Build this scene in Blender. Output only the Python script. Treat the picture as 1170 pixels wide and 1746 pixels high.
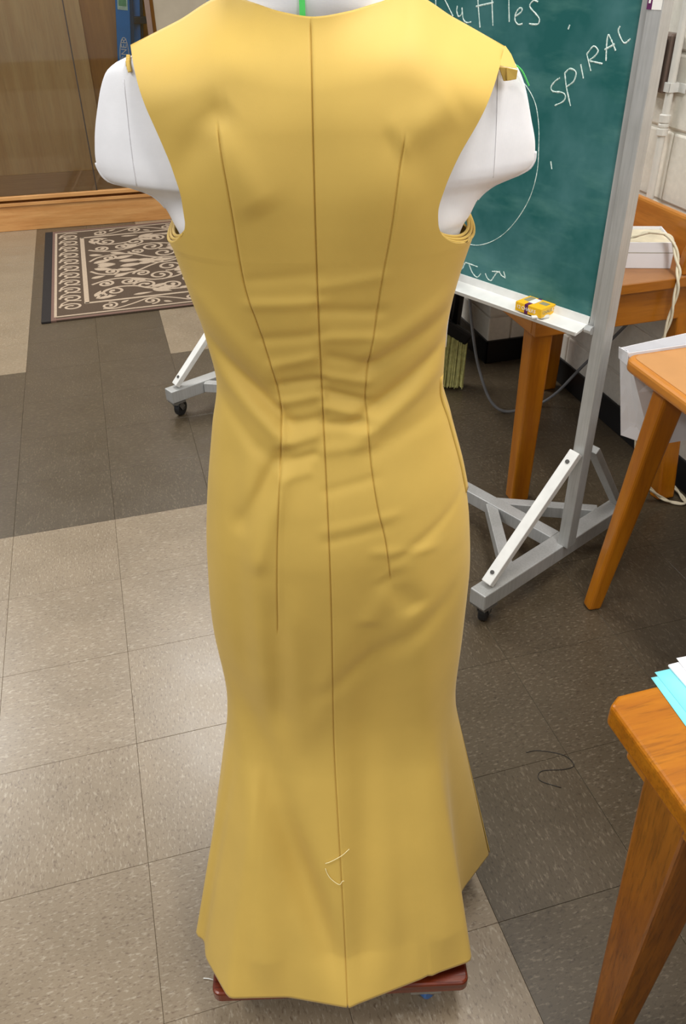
import bpy, math, random
import numpy as np
from mathutils import Vector, Matrix, Euler
random.seed(7)
for o in list(bpy.data.objects): bpy.data.objects.remove(o)
scn = bpy.context.scene
COL = scn.collection
PI = math.pi

# ------------------------------------------------------------------ camera
F_PX, PITCH, YAW, ROLL = 1397.87, 0.611593, 0.265639, -0.0208357
CAM = Vector((0.13982, -2.22257, 1.48807))
_f = Vector((math.sin(YAW)*math.cos(PITCH), math.cos(YAW)*math.cos(PITCH), -math.sin(PITCH)))
_r = Vector((math.cos(YAW), -math.sin(YAW), 0)); _u = _r.cross(_f)
_r2 = _r*math.cos(ROLL)+_u*math.sin(ROLL); _u2 = -_r*math.sin(ROLL)+_u*math.cos(ROLL)
cd = bpy.data.cameras.new('camera'); cam = bpy.data.objects.new('camera', cd); COL.objects.link(cam)
M4 = Matrix((_r2, _u2, -_f)).transposed().to_4x4(); M4.translation = CAM
cam.matrix_world = M4
cd.sensor_fit = 'VERTICAL'; cd.sensor_height = 36.0; cd.lens = F_PX/1746*36.0
cd.clip_start = 0.02; cd.clip_end = 100
scn.camera = cam

# ------------------------------------------------------------------ light
w = bpy.data.worlds.new('world'); scn.world = w; w.use_nodes = True
bg = w.node_tree.nodes['Background']; bg.inputs[0].default_value = (0.93, 0.96, 1.0, 1); bg.inputs[1].default_value = 0.34
def ceiling_lamp(x, y, sx, sy, power, col=(1.0, 0.985, 0.95), z=3.05):
    l = bpy.data.lights.new('ceiling_lamp', 'AREA'); l.shape = 'RECTANGLE'; l.size = sx; l.size_y = sy
    l.energy = power; l.color = col
    o = bpy.data.objects.new('ceiling_lamp', l); o.location = (x, y, z); COL.objects.link(o); return o
for lx, ly, pw in ((-1.5,-4.0,26), (-1.5,-1.5,36), (0.9,-4.0,30), (1.0,-1.45,36)):
    ceiling_lamp(lx, ly, 0.35, 1.25, pw)
ceiling_lamp(-1.5, 2.2, 0.35, 1.25, 52)
ceiling_lamp(0.32, 1.85, 0.35, 1.25, 46)
vs = scn.view_settings; vs.view_transform = 'Standard'; vs.look = 'None'; vs.gamma = 1.0; vs.exposure = 0.29
vs.use_curve_mapping = False

# ------------------------------------------------------------------ helpers
class MB:
    def __init__(s): s.v = []; s.f = []
    def add(s, vs, fs):
        n = len(s.v); s.v += [tuple(v) for v in vs]; s.f += [tuple(i+n for i in f) for f in fs]
    def box(s, c, d, R=None):
        c = Vector(c); hx, hy, hz = d[0]/2, d[1]/2, d[2]/2
        P = [Vector((x, y, z)) for x in (-hx, hx) for y in (-hy, hy) for z in (-hz, hz)]
        if R is not None: P = [R @ q for q in P]
        s.add([c+q for q in P], [(0,1,3,2),(4,6,7,5),(0,4,5,1),(2,3,7,6),(0,2,6,4),(1,5,7,3)]); return s
    def span(s, x0, x1, y0, y1, z0, z1): return s.box(((x0+x1)/2,(y0+y1)/2,(z0+z1)/2),(x1-x0,y1-y0,z1-z0))
    def beam(s, p0, p1, w0, h0, up=(0,0,1), w1=None, h1=None):
        p0, p1 = Vector(p0), Vector(p1); d = (p1-p0).normalized(); up = Vector(up)
        r = d.cross(up)
        if r.length < 1e-5: r = d.cross(Vector((0,1,0)))
        r.normalize(); u = r.cross(d)
        w1 = w0 if w1 is None else w1; h1 = h0 if h1 is None else h1
        P = []
        for p, ww, hh in ((p0,w0,h0),(p1,w1,h1)):
            for sx, sy in ((-1,-1),(1,-1),(1,1),(-1,1)): P.append(p+r*sx*ww/2+u*sy*hh/2)
        s.add(P, [(3,2,1,0),(4,5,6,7),(0,1,5,4),(1,2,6,5),(2,3,7,6),(3,0,4,7)]); return s
    def cone(s, p0, p1, r0, r1=None, n=16, caps=True):
        r1 = r0 if r1 is None else r1
        p0, p1 = Vector(p0), Vector(p1); d = (p1-p0).normalized()
        a = d.orthogonal().normalized(); b = d.cross(a)
        P = [p+(a*math.cos(2*PI*k/n)+b*math.sin(2*PI*k/n))*r for p, r in ((p0,r0),(p1,r1)) for k in range(n)]
        F = [(k,(k+1)%n,n+(k+1)%n,n+k) for k in range(n)]
        if caps: F += [tuple(range(n-1,-1,-1)), tuple(range(n,2*n))]
        s.add(P, F); return s
    def lathe(s, prof, n=24, c=(0,0,0)):
        P = [(c[0]+r*math.cos(2*PI*k/n), c[1]+r*math.sin(2*PI*k/n), c[2]+z) for r, z in prof for k in range(n)]
        F = [(i*n+k, i*n+(k+1)%n, (i+1)*n+(k+1)%n, (i+1)*n+k) for i in range(len(prof)-1) for k in range(n)]
        F += [tuple(range(n-1,-1,-1)), tuple(range((len(prof)-1)*n, len(prof)*n))]
        s.add(P, F); return s
    def tube(s, pts, r, n=8):
        pts = [Vector(p) for p in pts]; prev = None; P = []
        for i, p in enumerate(pts):
            d = (pts[min(i+1,len(pts)-1)]-pts[max(i-1,0)]).normalized()
            a = d.orthogonal().normalized() if prev is None else (prev-d*prev.dot(d)).normalized()
            prev = a; b = d.cross(a); rr = r[i] if isinstance(r,(list,tuple)) else r
            P += [p+(a*math.cos(2*PI*k/n)+b*math.sin(2*PI*k/n))*rr for k in range(n)]
        m = len(pts)
        F = [(i*n+k, i*n+(k+1)%n, (i+1)*n+(k+1)%n, (i+1)*n+k) for i in range(m-1) for k in range(n)]
        F += [tuple(range(n-1,-1,-1)), tuple(range((m-1)*n, m*n))]
        s.add(P, F); return s
    def prism(s, poly, z0, z1):
        n = len(poly)
        s.add([(x,y,z0) for x,y in poly]+[(x,y,z1) for x,y in poly],
              [tuple(range(n-1,-1,-1)), tuple(range(n,2*n))]+[(k,(k+1)%n,n+(k+1)%n,n+k) for k in range(n)]); return s
    def ribbon(s, pts, wd, h=0.0, z=None):
        """flat strip in the xy plane with thickness h; wd scalar or list"""
        n = len(pts); P = []
        for i, (x, y) in enumerate(pts):
            x0, y0 = pts[max(i-1,0)]; x1, y1 = pts[min(i+1,n-1)]
            L = math.hypot(x1-x0, y1-y0) or 1; nx, ny = -(y1-y0)/L, (x1-x0)/L
            q = wd[i] if isinstance(wd,(list,tuple)) else wd
            for sg in (1,-1): P += [(x+sg*nx*q/2, y+sg*ny*q/2, z), (x+sg*nx*q/2, y+sg*ny*q/2, z+h)]
        F = []
        for i in range(n-1):
            a = 4*i; b = a+4
            F += [(a+1,a+3,b+3,b+1),(a,b,b+2,a+2),(a,a+1,b+1,b),(a+2,b+2,b+3,a+3)]
        F += [(0,2,3,1),(4*n-4,4*n-3,4*n-1,4*n-2)]
        s.add(P, F); return s
    def build(s, name, mat, parent=None, bevel=0, smooth=False, loc=None, rotz=0, seg=2):
        me = bpy.data.meshes.new(name); me.from_pydata(s.v, [], s.f); me.update()
        return link(name, me, mat, parent, bevel, smooth, loc, rotz, seg)
def link(name, me, mat, parent=None, bevel=0, smooth=False, loc=None, rotz=0, seg=2):
    if mat is not None and not me.materials: me.materials.append(mat)
    if smooth: me.polygons.foreach_set('use_smooth', [True]*len(me.polygons))
    o = bpy.data.objects.new(name, me); COL.objects.link(o)
    if parent: o.parent = parent
    if loc is not None: o.location = loc
    o.rotation_euler.z = rotz
    if bevel:
        b = o.modifiers.new('bevel','BEVEL'); b.width = bevel; b.segments = seg; b.limit_method = 'ANGLE'; b.angle_limit = 0.6
        b.harden_normals = False
    return o
def tag(o, label=None, cat=None, group=None, kind=None):
    if label: o['label'] = label
    if cat: o['category'] = cat
    if group: o['group'] = group
    if kind: o['kind'] = kind
    return o
def thing(name, label, cat, loc=(0,0,0), rotz=0, group=None, kind=None):
    o = bpy.data.objects.new(name, None); COL.objects.link(o); o.empty_display_size = .05
    o.location = loc; o.rotation_euler = (0,0,rotz); return tag(o, label, cat, group, kind)
def spline(pts, k=6):
    """Catmull-Rom through points of any dimension"""
    P = [np.array(p, float) for p in pts]; P = [2*P[0]-P[1]]+P+[2*P[-1]-P[-2]]; out = []
    for i in range(1, len(P)-2):
        for j in range(k):
            t = j/k; a, b, c, d = P[i-1], P[i], P[i+1], P[i+2]
            out.append(tuple(.5*((2*b)+(-a+c)*t+(2*a-5*b+4*c-d)*t*t+(-a+3*b-3*c+d)*t**3)))
    out.append(tuple(P[-2])); return out
def herm(xs, ys):
    """monotone-ish cubic interpolation; returns function"""
    o = np.argsort(xs); X = np.array(xs, float)[o]; Y = np.array(ys, float)[o]
    d = np.diff(Y)/np.diff(X); m = np.zeros(len(X)); m[0] = d[0]; m[-1] = d[-1]
    for i in range(1, len(X)-1): m[i] = 0 if d[i-1]*d[i] <= 0 else 2*d[i-1]*d[i]/(d[i-1]+d[i])
    def f(x):
        x = np.clip(np.asarray(x, float), X[0], X[-1]); i = np.clip(np.searchsorted(X, x)-1, 0, len(X)-2)
        h = X[i+1]-X[i]; t = (x-X[i])/h
        return (2*t**3-3*t*t+1)*Y[i]+(t**3-2*t*t+t)*h*m[i]+(-2*t**3+3*t*t)*Y[i+1]+(t**3-t*t)*h*m[i+1]
    return f

# ------------------------------------------------------------------ materials
def srgb(r, g, b):
    f = lambda c: (c/255/12.92) if c/255 <= .04045 else ((c/255+.055)/1.055)**2.4
    return (f(r), f(g), f(b), 1)
class NT:
    def __init__(s, name):
        s.m = bpy.data.materials.new(name); s.m.use_nodes = True; s.t = s.m.node_tree
        s.b = s.t.nodes['Principled BSDF']
    def n(s, typ, **kw):
        nd = s.t.nodes.new(typ)
        for k, v in kw.items():
            if k in nd.inputs.keys(): nd.inputs[k].default_value = v
            else: setattr(nd, k, v)
        return nd
    def l(s, a, b): s.t.links.new(a, b)
    def coords(s, scale=(1,1,1), rot=(0,0,0), rand=True):
        tc = s.n('ShaderNodeTexCoord'); mp = s.n('ShaderNodeMapping'); mp.inputs['Scale'].default_value = scale; mp.inputs['Rotation'].default_value = rot
        if rand:
            oi = s.n('ShaderNodeObjectInfo'); mu = s.n('ShaderNodeMath', operation='MULTIPLY'); mu.inputs[1].default_value = 37.0
            s.l(oi.outputs['Random'], mu.inputs[0]); va = s.n('ShaderNodeVectorMath', operation='ADD')
            s.l(tc.outputs['Object'], va.inputs[0]); s.l(mu.outputs[0], va.inputs[1]); s.l(va.outputs[0], mp.inputs['Vector'])
        else: s.l(tc.outputs['Object'], mp.inputs['Vector'])
        return mp.outputs[0]
    def noise(s, vec, scale, detail=3, rough=.55):
        nd = s.n('ShaderNodeTexNoise'); nd.inputs['Scale'].default_value = scale; nd.inputs['Detail'].default_value = detail; nd.inputs['Roughness'].default_value = rough
        s.l(vec, nd.inputs['Vector']); return nd.outputs['Fac']
    def ramp(s, fac, stops, interp='LINEAR'):
        nd = s.n('ShaderNodeValToRGB'); cr = nd.color_ramp; cr.interpolation = interp
        while len(cr.elements) < len(stops): cr.elements.new(.5)
        for e, (p, c) in zip(cr.elements, stops): e.position = p; e.color = c
        s.l(fac, nd.inputs[0]); return nd.outputs[0]
    def mix(s, fac, a, b, mode='MIX'):
        nd = s.n('ShaderNodeMix', data_type='RGBA', blend_type=mode)
        for sock, v in ((nd.inputs[0], fac), (nd.inputs[6], a), (nd.inputs[7], b)):
            if isinstance(v, (int, float)): sock.default_value = v
            elif isinstance(v, tuple): sock.default_value = v
            else: s.l(v, sock)
        return nd.outputs[2]
    def bump(s, fac, strength, dist=.002):
        nd = s.n('ShaderNodeBump'); nd.inputs['Strength'].default_value = strength; nd.inputs['Distance'].default_value = dist
        s.l(fac, nd.inputs['Height']); s.l(nd.outputs[0], s.b.inputs['Normal'])
    def done(s, col=None, rough=.5, metal=0, spec=.5):
        if col is not None:
            if isinstance(col, tuple): s.b.inputs['Base Color'].default_value = col
            else: s.l(col, s.b.inputs['Base Color'])
        if isinstance(rough, (int, float)): s.b.inputs['Roughness'].default_value = rough
        else: s.l(rough, s.b.inputs['Roughness'])
        s.b.inputs['Metallic'].default_value = metal; s.b.inputs['Specular IOR Level'].default_value = spec
        return s.m
def k4(c, k): return (c[0]*k, c[1]*k, c[2]*k, 1)
def plain(name, c, rough=.5, metal=0, var=.12, scale=25, spec=.5, bump=0):
    t = NT(name); v = t.coords(); n = t.noise(v, scale)
    col = t.ramp(n, [(.3, k4(c, 1-var)), (.7, k4(c, 1+var))])
    if bump: t.bump(n, bump)
    return t.done(col, rough, metal, spec)
def wood(name, c0, c1, axis='x', rough=.35, scale=1.0, spec=.5, contrast=1.0):
    t = NT(name); sc = {'x': (1.2,14,14), 'y': (14,1.2,14), 'z': (14,14,1.2)}[axis]
    sc = tuple(q*scale for q in sc)
    v = t.coords(sc); n1 = t.noise(v, 3.0, 5, .6); n2 = t.noise(v, 14.0, 3, .7)
    c = t.ramp(n1, [(.3, c0), (.5, tuple((a+b)/2 for a, b in zip(c0, c1))), (.68, c1)])
    d = t.ramp(n2, [(.34, k4((1,1,1), 1-.45*contrast)), (.5, (1,1,1,1))])
    col = t.mix(.8, c, d, 'MULTIPLY'); t.bump(n2, .12, .001)
    return t.done(col, rough, 0, spec)
def vct(name, base, lightc, darkc, rough=.30):
    t = NT(name); tc = t.n('ShaderNodeTexCoord'); oi = t.n('ShaderNodeObjectInfo')
    r2 = t.n('ShaderNodeMath', operation='GREATER_THAN'); r2.inputs[1].default_value = .5; t.l(oi.outputs['Random'], r2.inputs[0])
    ang = t.n('ShaderNodeMath', operation='MULTIPLY'); ang.inputs[1].default_value = PI/2; t.l(r2.outputs[0], ang.inputs[0])
    rot = t.n('ShaderNodeVectorRotate', rotation_type='Z_AXIS'); t.l(tc.outputs['Object'], rot.inputs['Vector']); t.l(ang.outputs[0], rot.inputs['Angle'])
    mu = t.n('ShaderNodeMath', operation='MULTIPLY'); mu.inputs[1].default_value = 53.0; t.l(oi.outputs['Random'], mu.inputs[0])
    va = t.n('ShaderNodeVectorMath', operation='ADD'); t.l(rot.outputs[0], va.inputs[0]); t.l(mu.outputs[0], va.inputs[1])
    mp = t.n('ShaderNodeMapping'); mp.inputs['Scale'].default_value = (1, 2.6, 1); t.l(va.outputs[0], mp.inputs['Vector'])
    n1 = t.noise(mp.outputs[0], 78, 2.5, .6)
    mp2 = t.n('ShaderNodeMapping'); mp2.inputs['Scale'].default_value = (1.1, 2.4, 1); mp2.inputs['Location'].default_value = (5,3,1); mp2.inputs['Rotation'].default_value = (0,0,.12); t.l(va.outputs[0], mp2.inputs['Vector'])
    n2 = t.noise(mp2.outputs[0], 98, 2, .6)
    n3 = t.noise(tc.outputs['Object'], 6, 3)
    f1 = t.ramp(n1, [(.55, (0,0,0,1)), (.70, (1,1,1,1))]); f2 = t.ramp(n2, [(.55, (0,0,0,1)), (.72, (1,1,1,1))])
    c = t.mix(f1, base, lightc); c = t.mix(f2, c, darkc)
    g = t.ramp(n3, [(.3, (.9,.9,.9,1)), (.7, (1.06,1.06,1.06,1))]); c = t.mix(1.0, c, g, 'MULTIPLY')
    rv = t.n('ShaderNodeMapRange'); rv.inputs['To Min'].default_value = rough-.05; rv.inputs['To Max'].default_value = rough+.1; t.l(n3, rv.inputs[0])
    t.bump(n1, .04, .001)
    return t.done(c, rv.outputs[0])
MAT = {}
MAT['tile_light'] = vct('tile_light', srgb(137,121,99), srgb(163,150,130), srgb(111,93,75))
MAT['tile_dark'] = vct('tile_dark', srgb(80,69,53), srgb(109,97,80), srgb(62,51,38))
MAT['grout'] = plain('grout', srgb(84,72,58), .8)
MAT['block'] = plain('block', srgb(234,228,216), .6, 0, .05, 60, .4, .5)
MAT['mortar'] = plain('mortar', srgb(222,216,204), .7, 0, .05, 40, .3, .3)
MAT['base_black'] = plain('base_black', srgb(20,20,22), .35, 0, .1)
def fabric():
    t = NT('mustard_cotton'); v = t.coords(rand=False); n = t.noise(v, 9, 4); c = srgb(205,171,84)
    col = t.ramp(n, [(.3, k4(c, .95)), (.7, k4(c, 1.05))])
    wv = t.n('ShaderNodeTexWave', wave_type='BANDS', bands_direction='DIAGONAL'); wv.inputs['Scale'].default_value = 420; wv.inputs['Distortion'].default_value = 1.2; t.l(v, wv.inputs['Vector'])
    n2 = t.noise(v, 700, 2)
    mx = t.mix(.5, wv.outputs['Fac'], n2); t.bump(mx, .10, .0006)
    t.b.inputs['Sheen Weight'].default_value = .12; t.b.inputs['Sheen Roughness'].default_value = .4
    return t.done(col, .62, 0, .3)
MAT['fabric'] = fabric()
def linen():
    t = NT('white_linen'); v = t.coords(rand=False); c = srgb(238,237,239); n = t.noise(v, 30, 3)
    col = t.ramp(n, [(.3, k4(c, .95)), (.7, k4(c, 1.02))])
    w1 = t.n('ShaderNodeTexWave', bands_direction='Z'); w1.inputs['Scale'].default_value = 300; t.l(v, w1.inputs['Vector'])
    w2 = t.n('ShaderNodeTexWave', bands_direction='X'); w2.inputs['Scale'].default_value = 300; t.l(v, w2.inputs['Vector'])
    mx = t.mix(.5, w1.outputs['Fac'], w2.outputs['Fac']); t.bump(mx, .12, .0006)
    return t.done(col, .85, 0, .2)
MAT['linen'] = linen()
MAT['thread'] = plain('thread', srgb(240,226,170), .7)
MAT['white_thread'] = plain('white_thread', srgb(240,238,232), .7)
MAT['green_tape'] = plain('green_tape', srgb(90,225,110), .5, 0, .05)
MAT['mahogany'] = wood('mahogany', srgb(72,22,8), srgb(118,46,18), 'x', .25)
MAT['blue_wheel'] = plain('blue_wheel', srgb(60,105,165), .4)
MAT['black_rubber'] = plain('black_rubber', srgb(24,24,25), .5)
MAT['black_plastic'] = plain('black_plastic', srgb(16,16,17), .4)
MAT['steel'] = plain('steel', srgb(150,150,150), .35, .9, .1, 60)
MAT['bolt'] = plain('bolt', srgb(95,92,88), .4, .8)
def brushed():
    t = NT('aluminium'); v = t.coords((50,50,2)); n = t.noise(v, 5, 3); v2 = t.coords((1,1,1)); n2 = t.noise(v2, 7, 4)
    c = srgb(186,186,184); col = t.ramp(n, [(.3, k4(c,.9)), (.7, k4(c,1.08))]); d = t.ramp(n2, [(.35,(.82,.82,.8,1)),(.6,(1,1,1,1))])
    return t.done(t.mix(.8, col, d, 'MULTIPLY'), .42, .35, .5)
MAT['alu'] = brushed()
MAT['alu_white'] = plain('alu_white', srgb(228,227,222), .45, .1, .08, 18)
def chalkgreen():
    t = NT('chalkboard_green'); v = t.coords((1,1,1), rand=False); n = t.noise(v, 3.2, 5, .62); v2 = t.coords((1.5,1,5), (0,.5,0), rand=False); n2 = t.noise(v2, 2.6, 5, .6)
    c0 = srgb(22,90,88); c1 = srgb(86,134,136)
    m = t.ramp(n, [(.42, c0), (.78, c1)]); m2 = t.ramp(n2, [(.5, (0,0,0,1)), (.8, (.5,.5,.5,1))])
    return t.done(t.mix(m2, m, srgb(110,160,148)), .6, 0, .3)
MAT['green'] = chalkgreen()
def chalk():
    t = NT('chalk'); v = t.coords(rand=False); n = t.noise(v, 240, 3); c = t.ramp(n, [(.3, srgb(150,190,178)), (.6, srgb(226,236,230))])
    return t.done(c, .9, 0, .1)
MAT['chalk'] = chalk()
MAT['box_yellow'] = plain('box_yellow', srgb(248,192,30), .45, 0, .04)
MAT['purple'] = plain('purple', srgb(92,26,82), .5, 0, .05)
MAT['print_white'] = plain('print_white', srgb(238,236,230), .5, 0, .03)
MAT['print_grey'] = plain('print_grey', srgb(150,146,120), .5, 0, .1)
MAT['oak_x'] = wood('oak_x', srgb(150,84,4), srgb(178,110,10), 'x', .36, 1.0, .3, .8)
MAT['oak_y'] = wood('oak_y', srgb(148,82,12), srgb(176,110,26), 'y', .32, 1.0, .5, .8)
MAT['oak_z'] = wood('oak_z', srgb(124,68,10), srgb(164,98,20), 'z', .35, 1.2, .5, 1.0)
MAT['pine_z'] = wood('pine_z', srgb(162,92,8), srgb(184,114,16), 'z', .3, .7, .5, .35)
MAT['pine_x'] = wood('pine_x', srgb(160,92,14), srgb(184,114,26), 'x', .3, .7, .5, .35)
MAT['pine_y'] = wood('pine_y', srgb(176,106,30), srgb(200,130,48), 'y', .3, .7, .5, .35)
MAT['laminate'] = plain('laminate', srgb(194,140,84), .4, 0, .04, 12)
MAT['board_tan'] = plain('board_tan', srgb(168,116,70), .45, 0, .08, 14)
MAT['maple_x'] = wood('maple_x', srgb(186,128,70), srgb(212,160,100), 'x', .35, .8, .5, .3)
MAT['ply_z'] = wood('ply_z', srgb(206,158,100), srgb(224,182,124), 'z', .3, .5, .5, .25)
MAT['ply_orange'] = wood('ply_orange', srgb(176,116,40), srgb(200,140,60), 'z', .35, .5, .5, .25)
MAT['ply_floor'] = wood('ply_floor', srgb(186,142,92), srgb(206,164,114), 'x', .3, .5, .5, .3)
MAT['taupe'] = plain('taupe', srgb(158,146,126), .5, 0, .06, 10)
MAT['taupe_frame'] = plain('taupe_frame', srgb(120,98,84), .5, 0, .06, 10)
MAT['ladder_blue'] = plain('ladder_blue', srgb(24,122,206), .4, 0, .06)
MAT['ladder_dark'] = plain('ladder_dark', srgb(16,30,60), .5)
MAT['sticker'] = plain('sticker', srgb(200,225,205), .5, 0, .15, 90)
MAT['sticker_green'] = plain('sticker_green', srgb(110,170,110), .5, 0, .15, 90)
MAT['paper'] = plain('paper', srgb(238,238,242), .7, 0, .02, 8)
MAT['bag'] = plain('bag', srgb(236,236,240), .65, 0, .04, 9)
MAT['cyan'] = plain('cyan', srgb(128,220,232), .6, 0, .03)
MAT['ink'] = plain('ink', srgb(90,90,100), .6)
MAT['cord_beige'] = plain('cord_beige', srgb(226,214,186), .45)
MAT['cord_grey'] = plain('cord_grey', srgb(120,120,122), .5)
MAT['bronze'] = plain('bronze', srgb(112,94,84), .4, .3, .1, 30)
MAT['bronze_dark'] = plain('bronze_dark', srgb(64,54,48), .5, .2)
MAT['pipe_white'] = plain('pipe_white', srgb(226,222,214), .4, 0, .04)
MAT['bristle'] = plain('bristle', srgb(196,190,120), .8, 0, .25, 60)
MAT['rug_brown'] = plain('rug_brown', srgb(84,70,58), .95, 0, .14, 160, .1, .4)
MAT['rug_edge'] = plain('rug_edge', srgb(46,42,40), .9, 0, .1, 120, .2, .3)
MAT['rug_mauve'] = plain('rug_mauve', srgb(112,88,78), .95, 0, .1, 160, .1)
MAT['rug_cream'] = plain('rug_cream', srgb(172,153,132), .95, 0, .1, 120, .1, .3)
def glass():
    t = NT('cabinet_glass'); tr = t.n('ShaderNodeBsdfTransparent'); tr.inputs[0].default_value = (.93,.95,.94,1)
    gl = t.n('ShaderNodeBsdfGlossy'); gl.inputs['Roughness'].default_value = .03
    fr = t.n('ShaderNodeFresnel'); fr.inputs[0].default_value = 1.5
    mx = t.n('ShaderNodeMixShader'); t.l(fr.outputs[0], mx.inputs[0]); t.l(tr.outputs[0], mx.inputs[1]); t.l(gl.outputs[0], mx.inputs[2])
    t.t.nodes.remove(t.b); t.l(mx.outputs[0], t.t.nodes['Material Output'].inputs[0]); return t.m
MAT['glass'] = glass()

# ================================================================== SETTING
T = 0.3048
fl = MB().span(-6, 1.80, -6, 4.9, -.12, -.004).build('floor', MAT['grout'])
tag(fl, 'speckled vinyl tile floor in pale beige and dark brown', 'floor', kind='structure')
def tile_mesh(name, mat):
    h = T/2-.0003; e = .0004; P = [(-h,-h,-.0035),(h,-h,-.0035),(h,h,-.0035),(-h,h,-.0035)]
    P += [(-h,-h,-e),(h,-h,-e),(h,h,-e),(-h,h,-e)]; g = h-e; P += [(-g,-g,0),(g,-g,0),(g,g,0),(-g,g,0)]
    Fq = [(3,2,1,0),(8,9,10,11)]+[(k,(k+1)%4,4+(k+1)%4,4+k) for k in range(4)]+[(4+k,4+(k+1)%4,8+(k+1)%4,8+k) for k in range(4)]
    me = bpy.data.meshes.new(name); me.from_pydata(P, [], Fq); me.materials.append(mat); return me
tml, tmd = tile_mesh('tile_light', MAT['tile_light']), tile_mesh('tile_dark', MAT['tile_dark'])
for i in range(-7, 6):
    for j in range(-9, 12):
        if j >= 0: light = j >= 4 and (i <= -2 or i == 1)
        else: light = i < 2
        o = bpy.data.objects.new('floor_tile', tml if light else tmd); COL.objects.link(o); o.parent = fl
        o.location = ((i+.5)*T, (j+.5)*T, random.uniform(-.0003, 0))

# walls of painted block
WX = 1.785
wr = MB().span(WX+.005, WX+.2, -3.2, .9, 0, 3.0).build('wall_right', MAT['mortar']); tag(wr, 'cream painted concrete block wall on the right', 'wall', kind='structure')
bm_full = MB().box((0,0,0), (.03,.394,.192)); bfull = bpy.data.meshes.new('block'); bfull.from_pydata(bm_full.v, [], bm_full.f); bfull.materials.append(MAT['block'])
for c in range(10):
    for r in range(6):
        y0 = -1.55+r*.4+(.2 if c % 2 else 0)
        o = link('block', bfull, None, wr, .006, False, (WX+.015+random.uniform(0,.0015), y0+.2-.02, .1+c*.2+.003))
wb = MB().span(1.585, WX+.008, .712, 1.25, 0, 3.0).build('wall_back', MAT['mortar']); tag(wb, 'pale block wall pier in the corner behind the tray', 'wall', kind='structure')
for c in range(8):
    off = .09 if c % 2 else 0
    for x0, x1 in ((1.577, 1.675+off), (1.681+off, WX)):
        if x1-x0 > .02: MB().span(x0, x1, .703, .73, c*.2+.003, c*.2+.196).build('block', MAT['block'], wb, .005)
    for y0, y1 in ((.7035, 1.0-off), (1.006-off, 1.24)): MB().span(1.576, 1.59, y0, y1, c*.2+.0035, c*.2+.1955).build('block', MAT['block'], wb, .004)
tag(MB().span(WX-.008, WX+.001, -3.2, .70, 0, .1).build('baseboard_right', MAT['base_black'], None, .002), 'black vinyl baseboard along the right wall', 'baseboard', kind='structure')
tag(MB().span(1.568, WX-.008, .694, .704, 0, .1).span(1.568, 1.577, .694, 1.24, 0, .1).build('baseboard_back', MAT['base_black'], None, .002), 'black vinyl baseboard around the corner pier', 'baseboard', kind='structure')
tag(MB().span(-4, 3.2, 4.75, 4.9, 0, 3.0).build('wall_far', MAT['mortar']), 'painted wall behind the display cabinet', 'wall', kind='structure')

# ================================================================== DISPLAY CABINET (far left)
cab = thing('display_cabinet', 'built-in wooden display cabinet with glass front at the far left', 'cabinet', (-.3, 3.4, 0), math.radians(-3.5))
MB().span(-1.6, 1.9, .008, .03, 0, .150).build('base_board', MAT['maple_x'], cab, .003)
MB().span(-1.6, 1.9, .035, .06, .0, .2).build('track_back', MAT['oak_x'], cab)
MB().span(-1.6, 1.9, -.006, .028, .186, .210).build('front_rail', MAT['maple_x'], cab, .003)
MB().span(-1.6, 1.9, .0, .035, .150, .170).build('track_lip', MAT['maple_x'], cab, .002)
MB().span(-1.6, 1.9, .03, .62, .19, .212).build('cabinet_floor', MAT['ply_floor'], cab)
MB().span(-1.6, 1.9, .62, .645, .0, 2.4).build('back_panel', MAT['ply_orange'], cab)
MB().span(-1.6, .462, .585, .605, .212, 2.3).build('plywood_sheet', MAT['ply_z'], cab, .002)
MB().span(1.9, 1.93, 0, .645, 0, 2.4).build('side_panel', MAT['ply_orange'], cab)
MB().span(-1.6, 1.93, 0, .645, 2.4, 2.43).build('top_panel', MAT['maple_x'], cab)
for x0, x1, y in ((-1.6, -.55, .02), (-.56, .405, .012), (.40, .86, .022)):
    MB().span(x0, x1, y-.002, y+.002, .206, 2.38).build('glass_pane', MAT['glass'], cab)
MB().span(.402, .408, .009, .015, .206, 2.38).build('pane_edge', MAT['bronze_dark'], cab)
# grey sliding panel with its frame
gp = MB().span(.90, 1.6, .035, .05, .206, 2.38).build('grey_panel', MAT['taupe'], cab, .002)
MB().beam((.865,.03,.206), (.865,.03,2.38), .03, .03, (0,1,0)).build('panel_frame', MAT['taupe_frame'], gp, .003)

# blue ladder leaning inside the cabinet
lad = thing('stepladder', 'blue fibreglass stepladder standing inside the glass cabinet', 'ladder', (.435, 3.93, .215), math.radians(-3.5))
rails = []
for k, (x0, x1, y0, y1, w_) in enumerate(((-.095, .12, -.12, -.10, .085), (-.02, .20, -.03, -.06, .055))):
    r_ = MB().beam((x0,y0,0), (x1,y1,1.75), w_, .03, (0,1,0)).build('rail', MAT['ladder_blue'], lad, .004); rails.append(r_)
    MB().beam((x0+w_*.62,y0+.012,0), (x1+w_*.62,y1+.012,1.75), .022, .02, (0,1,0)).build('rail_edge', MAT['ladder_dark'], r_)
for k in range(1, 6):
    z = k*.29; MB().span(-.06+z*.12, .05+z*.12, -.10, -.06, z-.02, z+.02).build('step', MAT['ladder_dark'], lad, .004)
def rail_pt(z, dx, y=-.128): return (-.095+z*(.215/1.75)+dx, y, z)
MB().beam(rail_pt(.93,0), rail_pt(1.08,0), .06, .003, (0,1,0)).build('sticker', MAT['sticker'], rails[0])
MB().beam(rail_pt(.95,0,-.130), rail_pt(1.0,0,-.130), .045, .002, (0,1,0)).build('sticker_print', MAT['sticker_green'], rails[0])
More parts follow.
